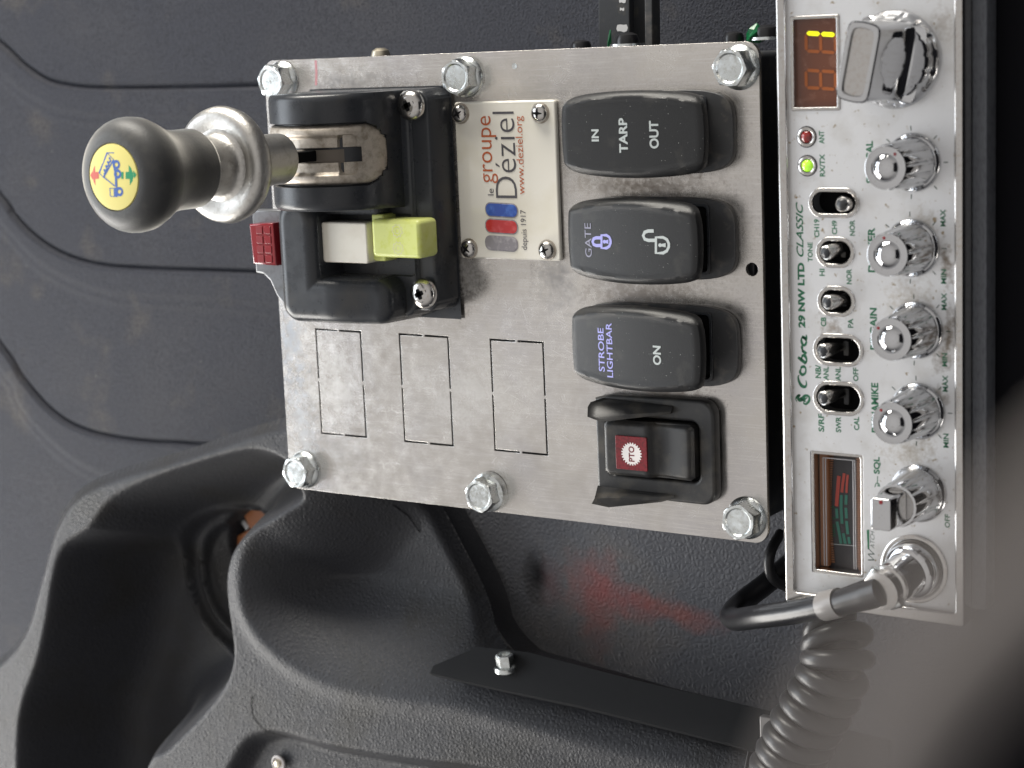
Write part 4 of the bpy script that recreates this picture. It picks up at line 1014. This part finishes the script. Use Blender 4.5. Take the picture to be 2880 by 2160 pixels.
    for dg, (yt, yb_) in enumerate(((312, 487), (662, 832))):
        L1, L2, L3 = 425, 562, 702
        for a_, b_ in (((L1+8, yt), (L2-6, yt+8)), ((L2+8, yt+8), (L3-5, yt+16)), ((L1+8, yb_-6), (L2-6, yb_)), ((L2+8, yb_), (L3-5, yb_+10)),
                       ((L1, yt+8), (L1+3, yb_-10)), ((L2, yt+15), (L2+3, yb_-5)), ((L3, yt+22), (L3+3, yb_))):
            on = (dg == 0 and a_[1] in (yt, yt+8) and b_[1] in (yt+8, yt+16) and a_[0] != b_[0] and abs(a_[0]-b_[0]) > 60)
            if on: a_ = (a_[0]-4, a_[1]); b_ = (b_[0]+2, b_[1])
            seg(a_, b_, 1.15 if on else .85, 'seg_on' if on else 'seg_off', 'display_segment')
    # --- meter
    mt_ = part('signal_meter', flat(rrect(mx0, mx1, my0, my1, .5, 2), ZF-3.5, ZF-.15, [rrect(mx0+.9, mx1-.9, my0+.9, my1-.9, .4, 2)], bev=.25), 'chrome_satin', t)
    part('meter_base', box(mx0+.5, mx1-.5, my0+.5, my1-.5, ZF-5.5, ZF-5.1, .05, .2), 'meter_dark', mt_)
    wdx = mx1-mx0; hy = my1-my0
    part('amber_reflector', join(box(mx0+1.0, mx0+3.4, my0+1, my1-1, ZF-5.1, ZF-3.4, .3, .4), box(mx1-3.2, mx1-1.0, my0+1, my1-1, ZF-5.1, ZF-3.4, .3, .4)), 'meter_amber', mt_)
    rb = [box(mx0+3.5, mx0+4.6-(.8*math.sin(k*.07)), my0+2+k*hy*.0195, my0+2.28+k*hy*.0195, ZF-5.0, ZF-4.6, .05, .1) for k in range(46)]+[box(mx1-3.4, mx1-2.2, my0+2+k*hy*.0195, my0+2.28+k*hy*.0195, ZF-3.4, ZF-3.15, .05, .1) for k in range(46)]
    o = part('reflector_ribs', join(*rb), 'meter_amber', mt_, smooth=0); o['kind'] = 'stuff'
    for xx in (mx0+2.6, mx0+3.3, mx1-3.9, mx1-3.3): part('clear_edge', box(xx, xx+.28, my0+1.6, my1-2.0, ZF-2.3, ZF-2.0, .1, .1), 'clear_edge', mt_)
    part('clear_edge', box(mx0+2.6, mx1-3.0, my1-2.3, my1-2.0, ZF-2.3, ZF-2.0, .1, .1), 'clear_edge', mt_)
    C6 = lambda a_, b_: P(2140+a_/3.3515, 1100+b_/3.3515, ZF-4.9)[:2]
    def arc(pts, wd, m_, nm='meter_scale_bar'):
        pp = catmull([tuple(C6(*q)) for q in pts], 4); part(nm, at_z(ribbon([tuple(q[:2]) for q in pp], wd*.55), ZF-4.95), m_, mt_, smooth=0)
    arc([(735, 800), (722, 950), (712, 1085)], 1.9, 'meter_red'); arc([(785, 775), (772, 870), (762, 955)], 1.5, 'meter_red'); arc([(818, 790), (810, 870), (806, 960)], 1.2, 'meter_red')
    arc([(712, 1108), (718, 1200)], 1.5, 'meter_green'); arc([(716, 1230), (738, 1340), (755, 1440)], 1.5, 'meter_green')
    arc([(758, 980), (756, 1100), (765, 1250)], 1.6, 'meter_green'); arc([(775, 1340), (795, 1440)], 1.6, 'meter_green')
    arc([(804, 980), (800, 1070)], 1.5, 'meter_green'); arc([(800, 1100), (806, 1200)], 1.5, 'meter_green'); arc([(806, 1225), (818, 1350)], 1.5, 'meter_green'); arc([(825, 1375), (835, 1440)], 1.4, 'meter_green')
    arc([(632, 1438), (900, 1460)], .35, 'white_print', 'needle')
    for s, a_, b_, ln in (('SWR', 690, 1310, 36), ('2', 680, 1200, 9), ('3', 680, 1098, 9), ('RF', 775, 1300, 18)):
        text(s, 2140+a_/3.3515, 1100+b_/3.3515, ln, 9, ZF-4.93, 'green' if s != 'RF' else 'grey_print', mt_, .0)
    text('DAN', 2140+680/3.3515, 1100+890/3.3515, 36, 9, ZF-4.93, 'meter_red', mt_, .0) if False else None
    # --- indicator lights
    for u, v, m_, lab in ((2269, 385, 'led_red', 'unlit dark red light'), (2271, 466, 'led_green', 'lit green light')):
        c = P(u, v, ZF); c = (c[0], c[1], ZF)
        l_ = part('indicator_light', lathe([(2.55, 0), (2.5, .35), (2.1, .5), (1.75, .35), (1.7, -.2)], c, 40), 'chrome_satin', t, label=lab)
        part('light_lens', lathe([(1.65, -.2), (1.55, .3), (1.1, .75), (.01, .95)], c, 32), m_, l_)
        part('light_gap', at_z(ribbon(circ(c[0], c[1], 2.7, 40), .22, True), ZF+.03), 'deep', l_, smooth=0)
    # --- printing
    for a_ in [('ANT', 2310.6, 386, 37, 15), ('RX/TX', 2312.5, 465, 63, 15), ('TONE', 2278.5, 709, 55, 14), ('CH19', 2297, 642, 51, 15), ('CH9', 2347, 640, 39, 15), ('NOR', 2397, 641, 44, 15),
               ('HI', 2312, 766, 20, 15), ('NOR', 2388, 778, 43, 15), ('CB', 2316, 905, 26, 15), ('PA', 2392, 909, 26, 15), ('NB/', 2301, 1045, 37, 16), ('ANL', 2323, 1050, 38, 15), ('ANL', 2357, 1051.5, 39, 15),
               ('OFF', 2406.6, 1053, 38, 15), ('S/RF', 2309.6, 1189, 50, 16), ('SWR', 2358, 1194, 44, 15), ('CAL', 2409, 1191, 38, 15), ('MAX', 2652, 613, 48, 15), ('MIN', 2654, 778, 41, 15), ('MAX', 2655, 848, 48, 15),
               ('MIN', 2657, 1012, 38, 15), ('MAX', 2658.5, 1079, 46, 15), ('MIN', 2660.6, 1239.5, 40, 15), ('OFF', 2664, 1465, 38, 15)]:
        text(a_[0], a_[1], a_[2], a_[3], a_[4], ZF+.03, 'green', fp, .028)
    for a_ in [('SWR CAL', 2445.6, 456, 119, 20), ('DIMMER', 2451, 703, 126, 20), ('RF GAIN', 2456.5, 925, 118, 20), ('DYNAMIKE', 2460.6, 1147, 140, 20), ('SQL', 2467, 1309, 48, 20)]:
        text(*a_, ZF+.03, 'green', fp, .035)
    for q, s in ((645.5, None),): text('CLASSIC', 2249, 645.5, 154, 20, ZF+.03, 'green', fp, .016, .38)
    text('29 NW LTD', 2254, 830.5, 183, 20, ZF+.03, 'green', fp, .05)
    # script brand word, drawn as pen strokes in picture pixels
    def pen(pts, wds, nm='brand_print'):
        wds = [q*.78 for q in wds]
        pp = catmull([tuple(P(u, v, ZF)[:2]) for u, v in pts], 5); n = len(pp)
        ws = [float(np.interp(i/(n-1), np.linspace(0, 1, len(wds)), wds)) for i in range(n)]
        part(nm, at_z(ribbon([tuple(q[:2]) for q in pp], ws), ZF+.03), 'green', fp, smooth=0)
    K5 = lambda pts: [(2140+a_/3.3515, 700+b_/3.3515) for a_, b_ in pts]
    pen(K5([(362, 1190), (352, 1205), (360, 1250), (385, 1290), (415, 1300), (430, 1275), (425, 1240)]), [.35, .5, .9, 1.2, 1.0, .5, .3])            # C
    pen(K5([(378, 1130), (370, 1160), (390, 1185), (418, 1170), (424, 1135), (408, 1110), (385, 1115), (378, 1130)]), [.4, .9, 1.1, .7, .5, 1.0, .9, .4])  # o
    pen(K5([(350, 1020), (375, 1040), (425, 1080)]), [.8, 1.2, 1.1]); pen(K5([(425, 1080), (430, 1040), (415, 1010), (395, 1005), (385, 1030), (392, 1050)]), [.5, .7, 1.1, .9, .5, .4])   # b
    pen(K5([(388, 960), (405, 970), (428, 990)]), [.8, 1.1, 1.1]); pen(K5([(400, 968), (390, 945), (388, 925), (396, 920)]), [.5, .7, .9, .9])      # r
    pen(K5([(385, 835), (382, 870), (398, 905), (420, 900), (428, 870), (410, 840), (390, 835)]), [.4, .8, 1.0, .9, .6, .5, .5]); pen(K5([(385, 828), (405, 835), (425, 850), (430, 822), (425, 808)]), [.9, 1.1, 1.0, .5, .3])  # a
    pen(K5([(338, 1440), (330, 1410), (345, 1385), (365, 1378), (350, 1400), (365, 1425), (395, 1410), (415, 1385), (445, 1385), (458, 1410), (450, 1440), (425, 1462), (405, 1455), (412, 1435), (430, 1440)]),
        [.2, .5, .6, .8, .9, 1.3, 1.4, 1.0, .7, .8, .9, .8, .5, .4, .2], 'snake_emblem')
    pen(K5([(370, 1400), (400, 1430), (430, 1405), (440, 1395)]), [.3, .5, .4, .2], 'snake_emblem')
    # lower badge word
    K6 = lambda pts: [(2140+a_/3.3515, 1100+b_/3.3515) for a_, b_ in pts]
    part('badge_bar', ([(x, y, ZF+.03) for x, y in PL(K6([(998, 1308), (1022, 1305), (1022, 1490), (1006, 1490)]), ZF)], [(0, 1, 2, 3)]), 'green', fp, smooth=0)
    text('ATCH', 2140+1050/3.3515, 1100+1400/3.3515, 50, 12, ZF+.03, 'tick', fp, -.01, .3)
    text('W', 2140+1042/3.3515, 1100+1540/3.3515, 36, 20, ZF+.03, 'tick', fp, -.01, .3)
    pen(K6([(1100, 800), (1098, 868)]), [.25, .25], 'symbol_print'); pen(K6([(1075, 905), (1085, 872), (1110, 872), (1120, 900)]), [.3, .3, .3, .3], 'symbol_print')
    pen(K6([(1100, 880), (1108, 890), (1100, 898)]), [.3, .3, .3], 'symbol_print')
    # --- knobs
    def dirt_ring(): pass
    def fl(n_, amp, z0, z1):
        def f(th, z):
            k = max(0, min(1, (z-z0)/1.5))*max(0, min(1, (z1-z)/.8+.3))
            s_ = math.sin(n_*th); return 1-amp*k*max(0, s_)**3
        return f
    def small_knob(tu, tv, bu, bv, dot, lab):
        b_ = P(bu, bv, ZF); c = (b_[0], b_[1], 0); zt = HZ(b_[0], b_[1], tu)-.6
        k = part('knob', lathe([(7.35, ZF), (7.45, ZF+.5), (7.2, ZF+1.1), (6.5, ZF+1.5), (6.35, ZF+2.2), (6.3, ZF+3.2), (6.15, ZF+5), (5.75, zt-3), (5.5, zt-1), (5.35, zt-.4)], c, 144, fl(12, .10, ZF+2.2, zt)), 'chrome', t, smooth=40, label=lab)
        part('knob_cap', lathe([(5.45, zt-.5), (5.3, zt-.1), (5.0, zt), (3.55, zt), (3.3, zt-.2), (2.9, zt+.15), (2.2, zt+.75), (1.2, zt+1.1), (.01, zt+1.2)], c, 64), 'chrome', k, smooth=30)
        a_ = dot; dc = (c[0]+4.25*math.cos(a_), c[1]+4.25*math.sin(a_), zt)
        part('pointer_dot', lathe([(.42, 0.02), (.38, .06), (.01, .08)], dc, 20), 'red_lens_dark', k)
        for i in range(7):
            th = math.radians(-118+i*39.3)+0
            th = math.pi+math.radians(40+i*46.7)
            p0 = (c[0]+8.0*math.cos(th), c[1]+8.0*math.sin(th)); p1 = (c[0]+9.2*math.cos(th), c[1]+9.2*math.sin(th))
            part('tick_mark', at_z(ribbon([p0, p1], .22), ZF+.03), 'tick', fp, smooth=0)
        return c
    small_knob(2486, 472, 2568, 457, .9, 'chrome SWR CAL knob')
    small_knob(2492, 721, 2565, 697, 1.75, 'chrome DIMMER knob')
    small_knob(2502.5, 952, 2576, 928, 2.45, 'chrome RF GAIN knob')
    small_knob(2505.5, 1188, 2582, 1156, 2.3, 'chrome DYNAMIKE knob')
    # dual knob
    b_ = P(2583, 1387, ZF); c = (b_[0], b_[1], 0); zt = HZ(c[0], c[1], 2519)
    k = part('knob', lathe([(7.5, ZF), (7.6, ZF+.5), (7.1, ZF+1.1), (6.6, ZF+1.6), (6.3, ZF+4), (5.7, zt-.6), (5.5, zt), (4.9, zt+.1), (4.7, zt-.6), (4.6, zt-2)], c, 144, fl(12, .06, ZF+2.2, zt)), 'chrome', t, smooth=40, label='stacked squelch and volume knob, outer chrome ring')
    part('inner_disc', lathe([(4.6, zt-2.2), (4.5, zt-1.2), (.01, zt-1.1)], c, 40), 'chrome_satin', k)
    zi = HZ(c[0], c[1], 2480); q0 = P(2480, 1431, zi)
    bar = xf(box(-2.7, 2.7, -4.1, 4.1, zt-1.2, zi, .35, .8), lambda v: np.array([c[0]+v[0]-.3, c[1]+v[1]-.3, v[2]]))
    part('inner_pointer', bar, 'chrome', k, smooth=30); part('pointer_dot', lathe([(.55, .02), (.5, .12), (.01, .16)], (c[0]-.2, c[1]+2.9, zi), 20), 'red_lens_dark', k)
    # channel knob
    b_ = P(2517, 167, ZF); cc = np.array([b_[0], b_[1], 0])
    def notch(th, z): return 1-.04*(max(0, math.sin(16*th))**6)*(1 if ZF+2 < z < ZF+6 else 0)
    k = part('channel_knob', lathe([(12.2, ZF), (12.35, ZF+.7), (11.9, ZF+1.8), (11.2, ZF+2.6), (10.9, ZF+3.4), (10.6, ZF+5.2), (10.1, ZF+5.8), (9.4, ZF+5.6), (.01, ZF+5.2)], cc, 160, notch), 'chrome', t, smooth=45, label='large chrome channel selector knob')
    ang = math.radians(-12); zt = HZ(cc[0], cc[1], 2412)
    def rotk(v): return np.array([cc[0]+v[0]*math.cos(ang)-v[1]*math.sin(ang), cc[1]+v[0]*math.sin(ang)+v[1]*math.cos(ang), v[2]])
    V = []; Fc = []
    # grip bar: straight top, waisted flanks that flare into the disc
    levels = [(ZF+5.0, 9.0, 10.2), (ZF+5.6, 6.4, 10.0), (ZF+7.5, 5.0, 9.9), (ZF+10, 4.5, 9.8), (ZF+13, 4.4, 9.7), (zt-.4, 4.4, 9.7), (zt, 4.1, 9.4)]
    def ol(hw, hl):
        pts = []
        for i in range(64):
            a_ = 2*math.pi*i/64; c_, s_ = math.cos(a_), math.sin(a_); nn = 10
            kk = 1/((abs(c_)**nn+abs(s_)**nn)**(1/nn)); x, y = hw*c_*kk, hl*s_*kk
            y *= 1-.07*(x/hw)**2; pts.append((x, y))
        return pts
    for z, hw, hl in levels: V += [tuple(rotk((x, y, z))) for x, y in ol(hw, hl)]
    V += [tuple(rotk((x, y, zt))) for x, y in ol(3.0, 8.3)]; V += [tuple(rotk((x, y, zt-.9))) for x, y in ol(2.8, 8.1)]
    for i in range(len(levels)+1):
        for j in range(64): Fc.append((i*64+j, i*64+(j+1) % 64, (i+1)*64+(j+1) % 64, (i+1)*64+j))
    Fc.append(tuple(range((len(levels)+1)*64, (len(levels)+2)*64)))
    part('grip_bar', (V, Fc), 'chrome', k, smooth=30)
    part('grip_inlay', [tuple(rotk((x, y, zt-.85))) for x, y in ol(2.75, 8.0)] and ([tuple(rotk((x, y, zt-.8))) for x, y in ol(2.75, 8.05)], [tuple(range(64))]), 'chrome_satin', k, smooth=0)
    # mic socket
    b_ = P(2571, 1599, ZF)
    part('mic_socket', lathe([(9.1, ZF), (9.2, ZF+.5), (8.6, ZF+.9), (8.0, ZF+.8), (7.6, ZF+.2)], (b_[0], b_[1], 0), 64), 'chrome_satin', t, smooth=50)
    return t, b_
RADIO, SOCK = radio()

# ================================================================== microphone plug and cord
def cord():
    t = thing('microphone_cord', 'coiled black microphone cord with a chrome plug screwed into the radio', 'microphone cord', (SOCK[0], SOCK[1], ZF))
    c0 = np.array([SOCK[0], SOCK[1], ZF]); end = P(2478, 1662, ZF+15)
    ax = end-c0; ln = np.linalg.norm(ax)
    n3 = lambda th, z: 1-.03*max(0, math.sin(30*th))
    pl = part('plug', lathe([(7.4, .1), (7.4, 2.6), (6.9, 3.4), (5.9, 3.8), (5.7, 4.4), (5.6, ln*.62), (5.0, ln*.70), (4.9, ln*.72)], c0, 64, axis=ax), 'chrome', t, smooth=40)
    part('clamp_collar', lathe([(4.3, ln*.70), (5.4, ln*.72), (5.5, ln*.80), (4.9, ln*.83), (4.8, ln*.92), (5.2, ln*.94), (5.1, ln*1.02), (3.6, ln*1.04)], c0, 48, axis=ax), 'chrome_satin', pl)
    a_ = ax/ln; sd = np.cross(a_, [0, 0, 1]); sd /= np.linalg.norm(sd); up = np.cross(sd, a_)
    for s_ in (-1, 1):
        q = c0+a_*ln*.88+sd*4.6*s_
        part('clamp_screw', lathe([(1.5, -1.8), (1.5, 1.2), (1.1, 1.9), (.01, 2.0)], q, 16, axis=up+sd*.3*s_), 'zinc', pl)
    path = [c0+a_*ln*.95, P(2440, 1672, ZF+13), P(2340, 1700, ZF+10), P(2230, 1722, ZF+4), P(2130, 1735, ZF-4), P(2072, 1742, -8+8), P(2056, 1728, -6), P(2085, 1695, -16), P(2150, 1645, -24), P(2230, 1580, -32), P(2330, 1500, -40)]
    part('straight_cord', tube(catmull(path, 10), lambda f: 4.0 if f < .10 else (3.3 if f > .2 else 4.0-.7*(f-.10)/.10), 20), 'rubber', t)
    part('heat_shrink', tube(catmull([P(2362, 1694, ZF+10.6), P(2340, 1700, ZF+10), P(2318, 1705, ZF+9)], 6), 3.95, 20), 'shrink', t)
    # the coil
    ctr = catmull([P(2330, 1735, -8), P(2352, 1790, -4), P(2352, 1870, 0), P(2312, 1965, 2), P(2262, 2050, 3), P(2215, 2150, 3), P(2170, 2260, 3), P(2120, 2400, 3)], 40)
    L_ = np.concatenate([[0], np.cumsum([np.linalg.norm(ctr[i+1]-ctr[i]) for i in range(len(ctr)-1)])])
    tot = L_[-1]; pts = []; pitch = 5.3; N_ = int(tot/pitch*18)
    for i in range(N_):
        s_ = tot*i/N_; p = np.array([np.interp(s_, L_, [q[k] for q in ctr]) for k in range(3)]); p2 = np.array([np.interp(min(tot, s_+1), L_, [q[k] for q in ctr]) for k in range(3)])
        d = p2-p; d /= np.linalg.norm(d)+1e-9; e1 = np.cross(d, [0, 0, 1]); e1 /= np.linalg.norm(e1); e2 = np.cross(d, e1)
        th = 2*math.pi*s_/pitch; rr = 7.9*min(1, .5+s_/14); pts.append(p+rr*(math.cos(th)*e1+math.sin(th)*e2))
    part('coiled_cord', tube(pts, 2.75, 12), 'coil', t, smooth=60)
cord()

# another cable looping out beside the plate
single('cable', tube(catmull([P(2195, 1500, -30), P(2170, 1545, -22), P(2163, 1590, -20), P(2178, 1630, -22), P(2230, 1660, -30)], 8), 1.6, 14), 'coil',
       'short grey cable looping out between the steel plate and the radio', 'cable', P(2165, 1590, -22))

# channel strap at the top
def strap():
    t = thing('metal_strap', 'dark metal channel strap with white paint spots above the steel plate', 'strap', P(1757, 60, -30))
    q = lambda u0, u1, z: [P(u0, -120, z), P(u1, -120, z), P(u1+4, 190, z), P(u0+2, 190, z)]
    def slab(u0, u1, z, th, m_, nm):
        p = q(u0, u1, z); part(nm, flat([(a_[0], a_[1]) for a_ in p], z-th, z, bev=.3), m_, t)
    slab(1682, 1768, -28, 3, 'dark_metal', 'flat_face'); slab(1768, 1812, -34, 3, 'dark_metal', 'channel_floor'); slab(1812, 1832, -28, 5, 'bezel_dusty', 'rusty_edge')
    for u, v, r in ((1750, 79, 2.0), (1751, 2, 1.2), (1750, 26, .8)):
        c = P(u, v, -28); part('paint_spot', ([(c[0]+r*math.cos(k*.63), c[1]+.62*r*math.sin(k*.63)+.3*math.sin(k*2), -27.9) for k in range(10)], [tuple(range(10))]), 'white_paint', t, smooth=0)
strap()

# panel under and beyond the radio, coloured black for the dashboard's shadow
pb = PL([(2700, -200), (3200, -200), (3200, 2500), (2700, 2500)], 2)
o = single('dash_shadow_panel', flat([(149, -160), (260, -160), (260, 160), (149, 160)], -6, 3.5, bev=.6), 'fg_black', 'black panel standing for the dashboard shadow beyond the radio at the right edge of the picture', 'dash panel', (200, 0, 0))

# out-of-focus things close to the lens, at the lower right
def foreground():
    # the rim of a wheel, far in front of the panel
    d = 80.0
    pts = [PD(3700, 1950, d), PD(3300, 1800, d), PD(3020, 1930, d), PD(2890, 2150, d), PD(2870, 2700, d)]
    single('wheel_rim', tube(catmull(pts, 10), 5.6, 32), 'fg_black', 'blurred black wheel rim in the lower right corner, close to the lens', 'wheel rim', pts[2])
    d = 33.0  # thin tube added near the lens so that its blur makes the haze
    pts = [PD(3430, 1080, d), PD(2940, 1540, d), PD(2540, 1980, d), PD(2300, 2500, d)]
    single('haze_tube', tube(catmull(pts, 10), .85, 16), 'fg_grey', 'blurred taupe tube added to make the haze across the lower right corner, closest to the lens', 'strap', pts[2])
foreground()

# dark seat added out of view behind the camera to darken the chrome's reflections
t = thing('added_seat', 'dark seat added unseen behind the camera to darken the reflections in the chrome knobs', 'seat', (760, 40, -200))
part('added_backrest', box(720, 800, -330, 430, -220, 620, 20, 60), 'fg_black', t)
part('added_cushion', box(480, 800, -330, 430, -300, -220, 20, 60), 'fg_black', t)
